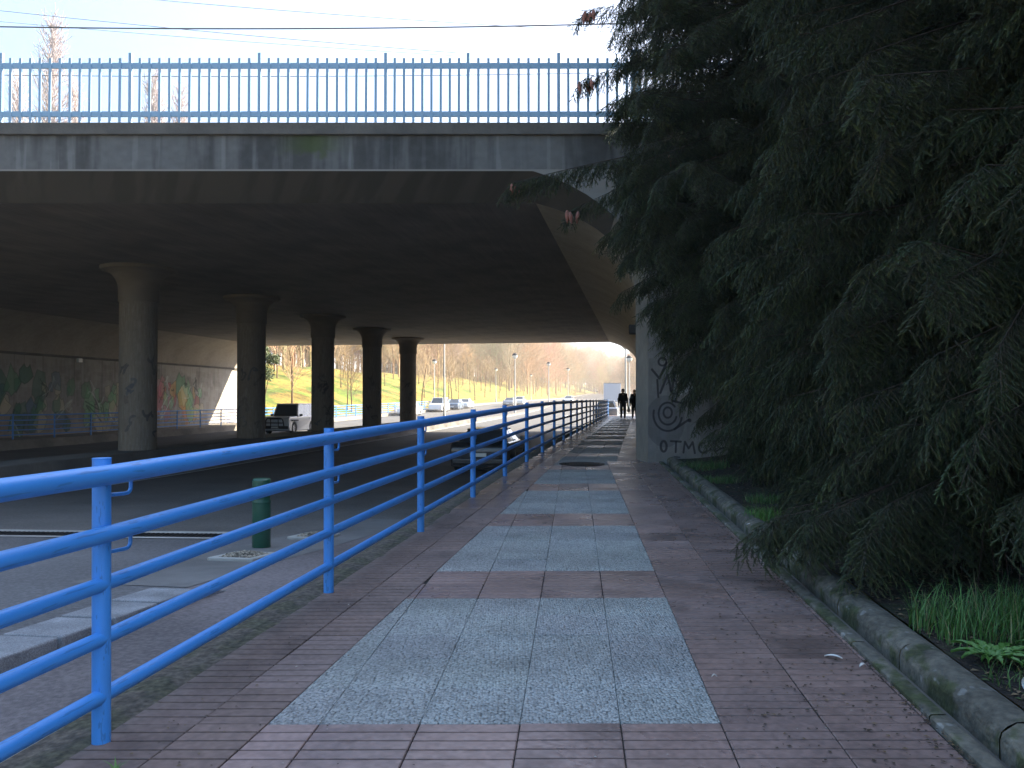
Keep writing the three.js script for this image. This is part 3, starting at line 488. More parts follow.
// ------------------------------------------------------------------ conifers
function spraySet(sd, col0, col1) {
  // a drooping branchlet: axis along +x, hanging towards -y, side shoots with needles
  seed = sd; const pos = [], col = [];
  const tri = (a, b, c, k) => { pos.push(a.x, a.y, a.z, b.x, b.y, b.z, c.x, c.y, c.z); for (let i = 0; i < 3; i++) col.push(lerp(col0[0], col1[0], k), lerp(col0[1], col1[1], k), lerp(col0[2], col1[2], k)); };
  const shoot = (p0, dir, len, nN, dens) => {
    const side = V(dir.z, 0, -dir.x).normalize(), up = dir.clone().cross(side).normalize(); const q = p0.clone(); const d = dir.clone();
    for (let i = 0; i < nN; i++) {
      const t = i / nN; d.y -= .012; d.normalize(); q.addScaledVector(d, len / nN);
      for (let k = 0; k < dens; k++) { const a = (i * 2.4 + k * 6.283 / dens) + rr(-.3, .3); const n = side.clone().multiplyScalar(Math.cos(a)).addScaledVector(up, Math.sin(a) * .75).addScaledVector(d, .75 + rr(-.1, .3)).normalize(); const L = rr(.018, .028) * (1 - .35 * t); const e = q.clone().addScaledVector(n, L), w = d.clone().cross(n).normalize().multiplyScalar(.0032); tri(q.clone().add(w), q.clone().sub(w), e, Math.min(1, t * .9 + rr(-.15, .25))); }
    }
    const w = side.clone().multiplyScalar(.0025); const e = p0.clone().addScaledVector(dir, len * .8); pos.push(p0.x + w.x, p0.y, p0.z + w.z, p0.x - w.x, p0.y, p0.z - w.z, e.x, e.y, e.z); for (let i = 0; i < 3; i++) col.push(.05, .035, .022);
  };
  const L = .44, n = 9, axis = t => V(L * t, -.10 * t * t, .02 * Math.sin(t * 5));
  for (let i = 0; i < n; i++) { const t = .08 + .9 * i / n, sgn = i % 2 ? 1 : -1, p = axis(t), d = V(.62 + rr(-.1, .1), -.34 + rr(-.2, .15), sgn * (.72 + rr(-.15, .1))).normalize(); shoot(p, d, (.19 - .11 * t) * rr(.8, 1.2), 17, 3); }
  shoot(axis(.0), V(1, -.1, 0).normalize(), L * .55, 24, 3); shoot(axis(.5), V(1, -.25, .03).normalize(), L * .58, 26, 3);
  const g = new THREE.BufferGeometry(); g.setAttribute('position', new THREE.Float32BufferAttribute(pos, 3)); g.setAttribute('color', new THREE.Float32BufferAttribute(col, 3)); g.computeVertexNormals(); return g;
}
const mNeedle = new THREE.MeshPhysicalMaterial({ color: 0xffffff, vertexColors: true, roughness: .6, side: THREE.DoubleSide });
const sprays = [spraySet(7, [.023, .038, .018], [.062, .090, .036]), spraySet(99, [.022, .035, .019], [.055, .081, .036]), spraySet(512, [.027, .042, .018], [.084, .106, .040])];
const coneGeo = (() => { const P = []; for (let i = 0; i <= 10; i++) { const t = i / 10; P.push(new THREE.Vector2((.004 + .0185 * Math.sin(Math.PI * Math.pow(t, .8))) * (i % 2 ? 1.12 : .94), -.135 * t)); } return new THREE.LatheGeometry(P, 9); })();
const mLimb = std(.045, .032, .024, .95); const mCone = std(.27, .10, .07, .7);
function conifer(x, Dc, H, R, sd, label, o = {}) {
  seed = sd; const y0 = bedH(x, Dc) - .03, t = thing('conifer_tree', label, 'tree', V(x, y0, -Dc), 0, 'conifers on the planted bank');
  mesh('trunk', boxUV(rod(V(0, -.1, 0), V(0, H * .97, 0), o.tr || .17, .02, 10)), mBark, t);
  const limbs = [], lists = [[], [], []], m = new THREE.Matrix4(), X = V(), Y = V(), Z = V();
  const branch = (h, az, L, droop, tipUp, dens = 1) => {
    const out = V(Math.cos(az), 0, Math.sin(az)), sd2 = V(-out.z, 0, out.x), wob = rr(-.12, .12);
    const at = s => { const q = out.clone().multiplyScalar(L * s).addScaledVector(sd2, wob * L * s * s); q.y = h - droop * L * Math.pow(s, 1.35) + tipUp * L * s * s * s; q.y = Math.max(q.y, .1 + .12 * Math.sin(s * 40 + az * 7) * .5 + .06); return q; };
    const pts = [0, .25, .5, .75, 1].map(at); for (let i = 0; i < 4; i++) limbs.push(rod(pts[i], pts[i + 1], lerp(.018, .003, i / 4) * Math.min(1, L / 2 + .2), lerp(.018, .003, (i + 1) / 4) * Math.min(1, L / 2 + .2), 4, false));
    const n = Math.round(L * 25 * dens);
    for (let i = 0; i < n; i++) {
      const s = .22 + .8 * Math.pow((i + rnd()) / n, .8), p = at(Math.min(1, s)); const e = at(Math.min(1, s + .04)).sub(at(Math.max(0, s - .04))).normalize();
      const sg = i % 2 ? 1 : -1; X.copy(e).multiplyScalar(.55 + .5 * s).addScaledVector(sd2, sg * rr(.1, .95) * (1.1 - .6 * s)); X.y -= rr(.25, 1.5); X.normalize();
      Y.set(0, 1, 0); Z.crossVectors(X, Y).normalize(); Y.crossVectors(Z, X).normalize(); const roll = rr(-.5, .5); Y.applyAxisAngle(X, roll); Z.crossVectors(X, Y);
      const sc = rr(.6, 1.1); m.makeBasis(X.clone().multiplyScalar(sc), Y.clone().multiplyScalar(sc), Z.clone().multiplyScalar(sc)); m.setPosition(p.x, p.y, p.z); if (p.y < .35) m.elements[13] = Math.max(p.y, .16);
      const kk = Math.min(1, .55 + .5 * s), tn = rr(.7, 1.35); lists[Math.floor(rnd() * 3)].push([m.clone(), tn * rr(.9, 1.25), tn, tn * rr(.8, 1.15)]);
    }
    return at(1);
  };
  for (let h = o.h0 || .35; h < H * .97; h += .145 - .045 * h / H) {
    const R1 = R * Math.pow(Math.max(0, 1 - h / H), .62) * (h < 1.2 ? lerp(.82, 1, h / 1.2) : 1), nb = Math.max(5, Math.round(8.5 * (R1 / R + .25))), a0 = rr(0, 6.28);
    for (let k = 0; k < nb; k++) { const hb = h + rr(-.08, .08); let L = R1 * rr(.68, 1.14); const az = a0 + k / nb * 6.283 + rr(-.25, .25); if (o.limit) L = Math.min(L, o.limit(az, h)); if (L > .25) branch(hb, az, L, rr(.16, .55), rr(0, .16)); }
  }
  const cones = [];
  for (const ex of o.extra || []) { const tip = branch(...ex); if (!o.nocones) cones.push(tip); }
  mesh('limbs', boxUV(merge(limbs)), mLimb, t);
  const crown = new THREE.Group(); crown.name = 'crown'; t.add(crown);
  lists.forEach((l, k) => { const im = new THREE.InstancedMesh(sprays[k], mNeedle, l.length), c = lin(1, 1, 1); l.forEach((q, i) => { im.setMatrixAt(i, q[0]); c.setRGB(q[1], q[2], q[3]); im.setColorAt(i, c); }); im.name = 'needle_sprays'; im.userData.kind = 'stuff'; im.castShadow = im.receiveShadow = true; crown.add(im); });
  for (const c of cones) for (let k = 0; k < 4; k++) { const m2 = mesh('cone', coneGeo, mCone, t); m2.position.set(c.x + rr(-.15, .12), c.y - .03 - rr(0, .05), c.z + rr(-.12, .12)); m2.rotation.set(rr(-.15, .15), 0, rr(-.15, .15)); m2.scale.setScalar(rr(1.3, 1.7)); }
  for (const [cx, cy, cz] of o.cones || []) { const m2 = mesh('cone', coneGeo, mCone, t); m2.position.set(cx, cy, cz); m2.rotation.set(rr(-.15, .15), 0, rr(-.15, .15)); m2.scale.setScalar(1.3); }
}
// branches may reach over the kerb but not far across the walkway
const lim = (x0, Dc, over, back = 9, front = () => 9) => (az, h) => { const c = Math.cos(az), b = Math.sin(az); const kx = kerbX(Dc) + .3, room = x0 - kx + over(h); return Math.min(c < -.05 ? room / -c : 9, b < -.1 ? back / -b : 9, b > .1 ? front(h) / b : 9); };
conifer(4.9, 12.6, 17, 5.2, 31, 'dark spruce nearest the bridge with long cone bearing limb over the walkway', { limit: lim(4.9, 12.6, h => h < 1.9 ? -1.0 : h < 4.1 ? lerp(-.35, .85, (h - 1.9) / 2.2) : 1.05, 2.3), extra: [[5.35, Math.PI * 1.01, 4.85, .18, 0, 1.5], [5.4, Math.PI * 1.06, 4.0, .28, 0, 1], [6.9, Math.PI * .98, 3.7, .2, 0, 1], [7.9, Math.PI * 1.03, 3.7, .15, .05, 1]], cones: [[-2.6, 4.6, .9], [-2.2, 6.6, 1.2], [-3.0, 4.4, .3]] });
conifer(5.2, 9.2, 13, 3.4, 77, 'middle spruce of the row, drooping boughs above the bright grass patch', { limit: lim(5.2, 9.2, h => h < 1.3 ? -.95 : h < 2.2 ? -.45 : .0) });
conifer(5.0, 6.6, 12, 3.6, 143, 'nearest spruce in view, low boughs hanging over the kerb', { limit: lim(5.0, 6.6, h => h < 1.5 ? -.55 : -.1, 9, h => h < 1.1 ? 1.5 : 3.2), extra: [[.62, Math.PI * .91, 3.0, .13, 0, 1.4], [.85, Math.PI * .92, 2.9, .19, 0, 1.3], [.7, Math.PI * .88, 3.2, .16, 0, 1.4], [.6, Math.PI * .86, 3.05, .13, 0, 1.4], [.9, Math.PI * .9, 3.2, .2, 0, 1.4], [.95, Math.PI * .84, 2.9, .2, 0, 1.3]], nocones: true });
conifer(4.3, 4.9, 9, 1.75, 261, 'slim young spruce filling the right edge behind the grass tufts', { h0: 1.15, tr: .08 });
conifer(5.6, 2.2, 11, 2.7, 211, 'spruce beside the viewer, mostly outside the right edge', { limit: lim(5.6, 2.2, h => -.3) });
conifer(9.4, 7.8, 15, 3.2, 307, 'tall unseen spruce added behind the nearest spruce to block the sun', {});  // extra tree out of view, added to keep sun spots off the near railing

// ------------------------------------------------------------------ bare trees, wood behind
function bareTree(sd, H, spread, twigMin, o = {}) {
  seed = sd; const big = [], fine = [];
  const grow = (p, dir, len, r, lev) => {
    const n = lev === 0 ? 4 : 2; let q = p.clone(), d = dir.clone(); const out = lev < 1 ? big : fine;
    for (let i = 0; i < n; i++) { const e = q.clone().addScaledVector(d, len / n); out.push(rod(q, e, Math.max(r * (1 - .55 * i / n), twigMin), Math.max(r * (1 - .55 * (i + 1) / n), twigMin), lev === 0 ? 6 : 3, false)); q = e; d.add(V(rr(-.12, .12), lev ? .06 : .03, rr(-.12, .12))).normalize(); }
    if (lev >= (o.levels || 3)) return;
    const k = lev === 0 ? o.k0 || 9 : o.k1 || 5;
    for (let i = 0; i < k; i++) { const t = lev === 0 ? lerp(o.start || .38, 1, (i + .3) / k) : lerp(.25, 1, (i + rnd()) / k); const b = p.clone().lerp(q, t); const a = i * 2.4 + rr(-.4, .4), ph = lev === 0 ? lerp(spread, spread * .45, t) : rr(.4, .9); const u = Math.abs(dir.y) > .9 ? V(1, 0, 0) : V(0, 1, 0), s1 = dir.clone().cross(u).normalize(), s2 = dir.clone().cross(s1); const nd = dir.clone().multiplyScalar(Math.cos(ph)).addScaledVector(s1, Math.sin(ph) * Math.cos(a)).addScaledVector(s2, Math.sin(ph) * Math.sin(a)); nd.y += .15; nd.normalize(); grow(b, nd, len * (lev === 0 ? lerp(.5, .24, t) * (o.br || 1) : rr(.42, .68)), r * (lev === 0 ? .36 : .5), lev + 1); }
  };
  grow(V(0, -.2, 0), V(rr(-.03, .03), 1, rr(-.03, .03)).normalize(), H, (o.tr || H * .013 + .02), 0);
  return [merge(big), merge(fine)];
}
{
  const va = [bareTree(401, 6.2, .95, .014), bareTree(417, 7, .85, .014), bareTree(433, 5.6, 1.0, .014)];
  const vf = [bareTree(501, 11, .85, .022, { k0: 16, k1: 7, start: .18 }), bareTree(517, 13, .75, .022, { k0: 17, k1: 7, start: .2 })];
  const place = (list, r, d, s, label, group, nm = 'bare_tree') => { const v = list[Math.floor(rnd() * list.length)], t = thing(nm, label, 'tree', T(r, groundY(r, d) - .05, d), rr(0, 6), group); mesh('trunk', v[0], mBark, t); mesh('crown', v[1], mTwig, t); t.scale.setScalar(s); return t; };
  seed = 9001;
  const PX = (x, d) => { const a = Math.atan((x - 512) / 804) - 9 * D2R; return d * Math.tan(a); };
  // the ones seen between the columns
  const spec = [[296, 72, 1.15, 'tallest young bare tree between the second and third columns'], [357, 88, .95, 'young bare tree seen right of the third column'], [341, 110, .9, 'slim bare tree high on the slope behind the third column gap'], [393, 96, 1.0, 'young bare tree between the fourth and fifth columns'], [428, 118, 1.0, 'first young bare tree right of the fifth column'], [441, 128, .95, 'young bare tree just left of the tall lamp pole'], [452, 139, 1, 'young bare tree just right of the tall lamp pole']];
  for (const [x, d, s, l] of spec) { let r = PX(x, d); place(va, Math.min(r, -32.5), d, s, l, 'young trees on the grass slope'); }
  for (let k = 0; k < 14; k++) { const d = 64 + k * 6.5, r = -33.5 - (k * 7 % 4) * 4.2 + rr(-1, 1); place(va, r, d, rr(.75, 1.05), `slender young bare tree on the near slope, ${['first','second','third','fourth','fifth','sixth','seventh','eighth','ninth','tenth','eleventh','twelfth','thirteenth','fourteenth'][k]} in order of distance from the bridge`, 'young trees on the near slope'); }
  for (let row = 0; row < 3; row++) for (let k = 0; k < 11; k++) { const d = 150 + k * 15 + row * 5, r = -34.5 - row * 5.2 + rr(-.6, .6); place(va, r, d, rr(.85, 1.15), `${['first','second','third','fourth','fifth','sixth','seventh','eighth','ninth','tenth','eleventh','twelfth','thirteenth','fourteenth'][k]} young tree from the bridge in the ${['lowest', 'middle', 'highest'][row]} row on the distant slope`, 'young trees in the distant rows'); }
  // far bare wood as one mass
  const vi = vf.map(v => merge([v[0], v[1]]));
  const N = 420, m = new THREE.Matrix4(), q = new THREE.Quaternion(), grp = new THREE.Group(); grp.name = 'bare_wood'; grp.userData = { kind: 'stuff', label: 'bare brown wood on the bank above the road', category: 'wood' }; scene.add(grp);
  vi.forEach((g, k) => { const im = new THREE.InstancedMesh(g, mTwig, N / 2); for (let i = 0; i < N / 2; i++) { const d = 72 + Math.pow(rnd(), .8) * 330, r = -50 - rnd() * 42 + (d > 260 ? rr(0, 14) : 0); q.setFromAxisAngle(V(0, 1, 0), rr(0, 6.28)); const s = rr(.75, 1.25) * (d > 200 ? 1.15 : 1); m.compose(T(r, groundY(r, d) - .2, d), q, V(s, s * rr(.9, 1.15), s)); im.setMatrixAt(i, m); im.setColorAt(i, lin(rr(.75, 1.3), rr(.75, 1.15), rr(.7, 1.1))); } im.name = 'trees'; im.userData.kind = 'stuff'; im.castShadow = im.receiveShadow = true; grp.add(im); });
  // wood closing the far end of the road, right of it
  const im2 = new THREE.InstancedMesh(vi[0], mTwig, 340); for (let i = 0; i < 340; i++) { const d = i < 120 ? 250 + rnd() * 250 : i < 240 ? 300 + rnd() * 300 : 600 + rnd() * 90, r = i < 120 ? rr(-62, -34) : i >= 240 ? rr(-95, 20) : rr(-32, 40) * (d / 400) + (d < 420 ? 24 : 0); q.setFromAxisAngle(V(0, 1, 0), rr(0, 6.28)); const s = rr(1.1, 1.8) * (i >= 240 ? 1.5 : 1); m.compose(T(r, groundY(r, d) - .2, d), q, V(s, s, s)); im2.setMatrixAt(i, m); im2.setColorAt(i, lin(rr(.75, 1.3), rr(.75, 1.15), rr(.7, 1.1))); } im2.name = 'trees'; im2.userData.kind = 'stuff'; im2.castShadow = im2.receiveShadow = true; grp.add(im2);
  // tall poplars over the parapet
  const pop = bareTree(611, 25, .3, .03, { k0: 34, k1: 6, start: .15, br: .42 });
  const pp = (x, D, top, w, label) => { const X = (x - 512) / 804 * D, d = D * CS + X * SN, r = X * CS - D * SN, y0 = groundY(r, d), H = 1.4 + (398 - top) / 804 * D - y0, t = thing('poplar_tree', label, 'tree', V(X, y0 - .1, -D), rr(0, 6), 'bare poplars behind the parapet'); mesh('trunk', pop[0], mPoplar, t); mesh('crown', pop[1], mPoplar, t); t.scale.set(w, H / 26, w); };
  pp(43, 92, 26, 1.15, 'tallest bare poplar above the parapet at far left'); pp(66, 96, 92, .9, 'short poplar just right of the tallest poplar'); pp(20, 100, 84, .9, 'short poplar left of the tallest poplar'); pp(160, 95, 84, 1.0, 'tallest poplar tip between the second and third parapet posts'); pp(148, 102, 95, .9, 'poplar tip left of the second group over the parapet'); pp(175, 100, 93, .9, 'poplar tip right of the second group over the parapet');
}
// evergreen shrubs at the tunnel mouth
{
  const leaf = new THREE.BufferGeometry(); leaf.setAttribute('position', new THREE.Float32BufferAttribute([0, 0, 0, .05, .08, .02, 0, .17, 0, 0, 0, 0, 0, .17, 0, -.05, .08, .02], 3)); leaf.computeVertexNormals();
  const mL = new THREE.MeshPhysicalMaterial({ color: lin(.055, .085, .025), roughness: .6, side: THREE.DoubleSide });
  const bush = (r, d, blobs, label, n = 5200) => {
    const t = thing('evergreen_shrub', label, 'shrub', T(r, groundY(r, d) - .05, d), 0, 'evergreen shrubs by the tunnel mouth'); const st = [];
    for (const [x, y, z] of blobs) st.push(rod(V(x * .2, 0, z * .2), V(x, y, z), .06, .02, 5, false)); mesh('stem', merge(st), mBark, t);
    const im = new THREE.InstancedMesh(leaf, mL, n), m = new THREE.Matrix4(), q = new THREE.Quaternion();
    for (let i = 0; i < n; i++) { const b = blobs[i % blobs.length], u = V(rr(-1, 1), rr(-1, 1), rr(-1, 1)).normalize().multiplyScalar(b[3] * Math.pow(rnd(), .45)); q.setFromEuler(new THREE.Euler(rr(0, 6), rr(0, 6), rr(0, 6))); const s = rr(.7, 1.5); m.compose(V(b[0] + u.x, Math.max(.1, b[1] + u.y * .85), b[2] + u.z), q, V(s, s, s)); im.setMatrixAt(i, m); const k = rr(.6, 1.5); im.setColorAt(i, lin(k * rr(.9, 1.3), k, k * .9)); }
    im.name = 'foliage'; im.castShadow = im.receiveShadow = true; im.userData.kind = 'stuff'; t.add(im);
  };
  bush(-33.2, 66.5, [[0, 4.6, 0, 1.0], [.8, 3.6, .4, .8], [-.9, 3.8, .2, .9], [.2, 5.6, -.3, .75], [-.4, 2.6, 0, .8], [1.3, 4.9, 0, .6], [-1.4, 5.1, 0, .7]], 'tall loose evergreen shrub behind the white off-roader');
  bush(-32.4, 64, [[0, .9, 0, .8], [.7, .6, .2, .6], [-.8, .7, 0, .7]], 'low rounded shrub at the foot of the tall shrub', 3200);
}

// ------------------------------------------------------------------ far buildings
{
  const bld = (r, d, w, dep, fl, col, label, yaw = .2) => {
    const y = groundY(r, d) - .5, t = thing('apartment_building', label, 'building', T(r, y, d), TY + yaw, 'apartment blocks behind the wood'); const h = fl * 3 + 1.5;
    mesh('wall', bx(w, h, dep, 0, h / 2, 0), std(...col, .85), t); mesh('roof', bx(w + .8, .5, dep + .8, 0, h + .25, 0), std(.28, .2, .16, .9), t);
    const wg = bx(1.5, 1.5, .12), fr = bx(1.8, .12, .3), mw = mGlass; const n = Math.floor(w / 3.4);
    for (let f = 0; f < fl; f++) for (let k = 0; k < n; k++) { const o = mesh('window', wg, mw, t); o.position.set((k - (n - 1) / 2) * 3.4, 2.4 + f * 3, dep / 2 + .03); const s = mesh('sill', fr, mConcLight, o); s.position.set(0, -.82, .08); }
  };
  bld(-95, 330, 34, 14, 6, [.62, .6, .56], 'white apartment block behind the wood left of the lamps', .5);
  bld(-70, 420, 30, 14, 8, [.55, .42, .34], 'brick toned apartment block behind the middle of the wood', .3);
  bld(-58, 500, 22, 14, 9, [.42, .55, .52], 'tall pale green block rising above the wood', .15);
  bld(-12, 620, 46, 16, 6, [.62, .6, .57], 'long white block at the far end of the road', .1);
}

// ------------------------------------------------------------------ lamps
{
  const lamp = (r, d, H, label, hd = 1) => {
    const y = Math.abs(r + 15) < 1 ? roadH(d) + .1 : r < -20 ? platH(d) : walkH(d), t = thing('street_lamp', label, 'street lamp', T(r, y, d), 0, 'street lamps along the road');
    mesh('base', new THREE.CylinderGeometry(.11, .13, .9, 12).translate(0, .45, 0), mPole, t); mesh('pole', new THREE.CylinderGeometry(.05, .085, H - .9, 10).translate(0, .9 + (H - .9) / 2, 0), mPole, t);
    const g = mesh('globe', new THREE.LatheGeometry([[.05, 0], [.12, .02], [.27, .16], [.33, .32], [.31, .42]].map(q => new THREE.Vector2(...q)), 18).translate(0, H, 0), mLamp, t);
    mesh('cap', new THREE.LatheGeometry([[.31, .42], [.36, .43], [.33, .52], [.2, .66], [.06, .72], [0, .72]].map(q => new THREE.Vector2(...q)), 18).translate(0, H, 0), mDark, t);
  };
  lamp(-15, 61, 6.6, 'tall lamp pole on the median just past the bridge'); lamp(-15, 97, 6.6, 'globe lamp on the median, the second past the bridge'); lamp(-15, 134, 6.6, 'globe lamp on the median, the third past the bridge'); lamp(-15, 171, 6.6, 'globe lamp on the median, the fourth past the bridge');
  lamp(-29, 162, 6.3, 'lamp on the far pavement left of the second median lamp'); lamp(-29, 216, 6.3, 'lamp on the far pavement between the second and third median lamps'); lamp(-29, 112, 6.3, 'lamp on the far pavement nearest the fifth column');
  lamp(-1.1, 66, 5.2, 'globe lamp by the walkway, nearest above the walkers'); lamp(-1.1, 90, 5.2, 'globe lamp by the walkway, further one above the walkers');
  // blank board near the walkway end
  const d = 68, t = thing('notice_board', 'blank white rectangular board on posts behind the walkers', 'sign board', T(-2.25, -.3, d), TY);
  mesh('panel', rbx(1.44, 1.5, .06, .015, 0, 2.18, 0), std(.72, .74, .80, .5), t); for (const s of [-.5, .5]) mesh('post', new THREE.CylinderGeometry(.035, .035, 1.9, 8).translate(s, .95, -.06), mPole, t); mesh('frame', merge([bx(1.5, .04, .09, 0, 2.95, 0), bx(1.5, .04, .09, 0, 1.41, 0)]), mPole, t);
}

// ------------------------------------------------------------------ vehicles (local +x is the front)
const wheelT = (r, w) => new THREE.LatheGeometry([[r * .6, -w / 2], [r * .93, -w / 2], [r, -w * .32], [r, w * .32], [r * .93, w / 2], [r * .6, w / 2]].map(q => new THREE.Vector2(...q)), 24).rotateX(Math.PI / 2);
const wheelR = (r, w) => { const a = [new THREE.LatheGeometry([[0, w * .25], [r * .2, w * .3], [r * .28, w * .16], [r * .55, w * .2], [r * .62, w * .46]].map(q => new THREE.Vector2(...q)), 20).rotateX(Math.PI / 2)]; for (let k = 0; k < 5; k++) { const g = bx(r * .5, r * .13, .02, r * .36, 0, w * .36); g.rotateZ(k * 1.2566); a.push(g); } return merge(a); };
function quadSlab(a, b, c, d, off, ins) { // inset, slightly proud pane on a planar quad a-b-c-d
  const ce = a.clone().add(b).add(c).add(d).multiplyScalar(.25), n = b.clone().sub(a).cross(d.clone().sub(a)).normalize(), P = [a, b, c, d].map(p => p.clone().lerp(ce, ins)), o = n.clone().multiplyScalar(off), Q = P.map(p => p.clone().add(o)), R = P.map(p => p.clone().addScaledVector(n, -.01)), t = []; const f = (x, y, z) => t.push(x.x, x.y, x.z, y.x, y.y, y.z, z.x, z.y, z.z);
  f(Q[0], Q[1], Q[2]); f(Q[0], Q[2], Q[3]); for (let i = 0; i < 4; i++) { const j = (i + 1) % 4; f(R[i], R[j], Q[j]); f(R[i], Q[j], Q[i]); } return polyGeo(t);
}
function vehicle(name, label, cat, pos, yaw, S, group) {
  const t = thing(name, label, cat, pos, yaw, group), { L, W, belt, roof, wr, wb, col } = S, hl = L / 2, fx = S.fx, paint = new THREE.MeshPhysicalMaterial({ color: lin(...col), roughness: .35, clearcoat: .8, clearcoatRoughness: .1, metalness: S.met || 0 });
  const sh = new THREE.Shape(), gb = .22, hood = S.hood, ar = wr * 1.16, xf = hl - S.fo, xr = -hl + S.ro;
  sh.moveTo(-hl + .04, gb + .08); sh.lineTo(xr - ar, gb); sh.absarc(xr, wr * .95, ar, Math.PI + .35, -.35, true); sh.lineTo(xf - ar, gb); sh.absarc(xf, wr * .95, ar, Math.PI + .35, -.35, true); sh.lineTo(hl - .05, gb + .06);
  sh.quadraticCurveTo(hl, .45, hl - .02, hood - .2); sh.quadraticCurveTo(hl - .04, hood - .04, hl - .2, hood - .02); sh.lineTo(S.ws0, belt - .02); sh.lineTo(S.bw0, belt); if (S.boot) sh.lineTo(-hl + .15, S.boot); sh.quadraticCurveTo(-hl, (S.boot || belt) - .05, -hl, (S.boot || belt) - .25); sh.lineTo(-hl + .01, .5); sh.closePath();
  const bg = new THREE.ExtrudeGeometry(sh, { depth: W - .16, bevelEnabled: true, bevelSize: .05, bevelThickness: .08, bevelSegments: 3, curveSegments: 12 }); bg.translate(0, 0, -(W - .16) / 2);
  mesh('body', toCreasedNormals(bg, .6), paint, t);
  mesh('underbody', bx(L * .82, .3, W - .3, 0, wr * .95, 0), mDark, t);
  // cabin frustum
  const wb0 = W / 2 - .06, wt = W / 2 - S.tuck, B = [V(S.ws0, belt - .03, 0), V(S.bw0, belt - .03, 0)], Tt = [V(S.ws1, roof, 0), V(S.bw1, roof, 0)];
  const c = (p, z) => V(p.x, p.y, z); const tr = []; const q = (a, b, d, e) => { for (const v of [a, b, d, a, d, e]) tr.push(v.x, v.y, v.z); };
  const F = { front: [c(B[0], wb0), c(B[0], -wb0), c(Tt[0], -wt), c(Tt[0], wt)], rear: [c(B[1], -wb0), c(B[1], wb0), c(Tt[1], wt), c(Tt[1], -wt)], left: [c(B[0], -wb0), c(B[1], -wb0), c(Tt[1], -wt), c(Tt[0], -wt)], right: [c(B[1], wb0), c(B[0], wb0), c(Tt[0], wt), c(Tt[1], wt)] };
  for (const k in F) q(...F[k]);
  const rc = (S.ws1 + S.bw1) / 2; mesh('cabin', polyGeo(tr), paint, t);
  mesh('roof', rbx(S.ws1 - S.bw1 + .06, .07, wt * 2 + .05, .03, rc, roof + .008, 0), paint, t);
  mesh('windscreen', quadSlab(...F.front, .006, .1), mGlass, t); mesh('rear_window', quadSlab(...F.rear, .006, .16), mGlass, t);
  for (const k of ['left', 'right']) { const [a, b, d, e] = F[k]; const n = S.win || 2; for (let i = 0; i < n; i++) { const u0 = i / n + .012, u1 = (i + 1) / n - .012; if (S.blind && i < S.blind === (k === 'left' ? false : false)) { } const A = a.clone().lerp(b, u0), Bq = a.clone().lerp(b, u1), Dq = e.clone().lerp(d, u1), E = e.clone().lerp(d, u0); mesh('side_window', quadSlab(A, Bq, Dq, E, .006, .1), mGlass, t); } }
  for (const x of [xf, xr]) for (const z of [-1, 1]) { const w = new THREE.Group(); w.name = 'wheel'; w.position.set(x, wr, z * (W / 2 - .12)); if (z < 0) w.rotation.y = Math.PI; t.add(w); mesh('tyre', wheelT(wr, .22), mRubber, w); mesh('rim', wheelR(wr, .22), mRim, w); }
  for (const z of [-1, 1]) {
    mesh('headlight', rbx(.06, S.hlh || .16, S.hlw || .34, .02, hl - .02, hood - .2, z * (W / 2 - .28)), new THREE.MeshPhysicalMaterial({ color: lin(.7, .72, .75), roughness: .08, clearcoat: 1 }), t);
    mesh('tail_light', rbx(.05, S.tlh || .2, .26, .02, -hl + .0, (S.boot || belt) - .2, z * (W / 2 - .2)), mRed, t);
    mesh('door_mirror', rbx(.1, .15, .2, .03, S.ws0 - .2, belt + .08, z * (W / 2 + .07)), S.dark ? mDark : paint, t);
    mesh('door_handle', rbx(.16, .03, .03, .01, rc - .1, belt - .14, z * (W / 2 + .002)), mDark, t);
  }
  mesh('grille', rbx(.05, S.grh || .16, W * .42, .015, hl - .005, hood - .24, 0), mDark, t); mesh('front_bumper', rbx(.14, .2, W - .1, .05, hl - .02, .42, 0), S.dark ? mDark : paint, t); mesh('rear_bumper', rbx(.14, .2, W - .1, .05, -hl + .02, .42, 0), S.dark ? mDark : paint, t);
  mesh('plate', bx(.02, .11, .5, hl + .06, .42, 0), mPlate, t); mesh('plate', bx(.02, .11, .5, -hl - .06, S.boot ? .62 : .55, 0), mPlate, t);
  return t;
}
const SED = { L: 4.3, W: 1.74, belt: .92, roof: 1.40, wr: .31, fo: .85, ro: .8, hood: .86, ws0: .95, ws1: .25, bw0: -1.55, bw1: -1.0, boot: .95, tuck: .3 };
const HATCH = { L: 3.9, W: 1.7, belt: .95, roof: 1.47, wr: .31, fo: .78, ro: .65, hood: .9, ws0: 1.0, ws1: .3, bw0: -1.85, bw1: -1.5, tuck: .28 };
const VAN = { L: 4.4, W: 1.8, belt: 1.1, roof: 1.84, wr: .32, fo: .8, ro: .8, hood: 1.02, ws0: 1.35, ws1: .72, bw0: -2.12, bw1: -2.05, tuck: .2, win: 3, hlh: .24 };
const JEEP = { L: 4.4, W: 1.84, belt: 1.08, roof: 1.86, wr: .38, fo: .8, ro: .85, hood: 1.06, ws0: .78, ws1: .42, bw0: -2.1, bw1: -2.0, tuck: .2, dark: true, grh: .3, hlh: .24, hlw: .26, win: 3 };
const faceUs = -Math.PI / 2 + TY, faceAway = Math.PI / 2 + TY;
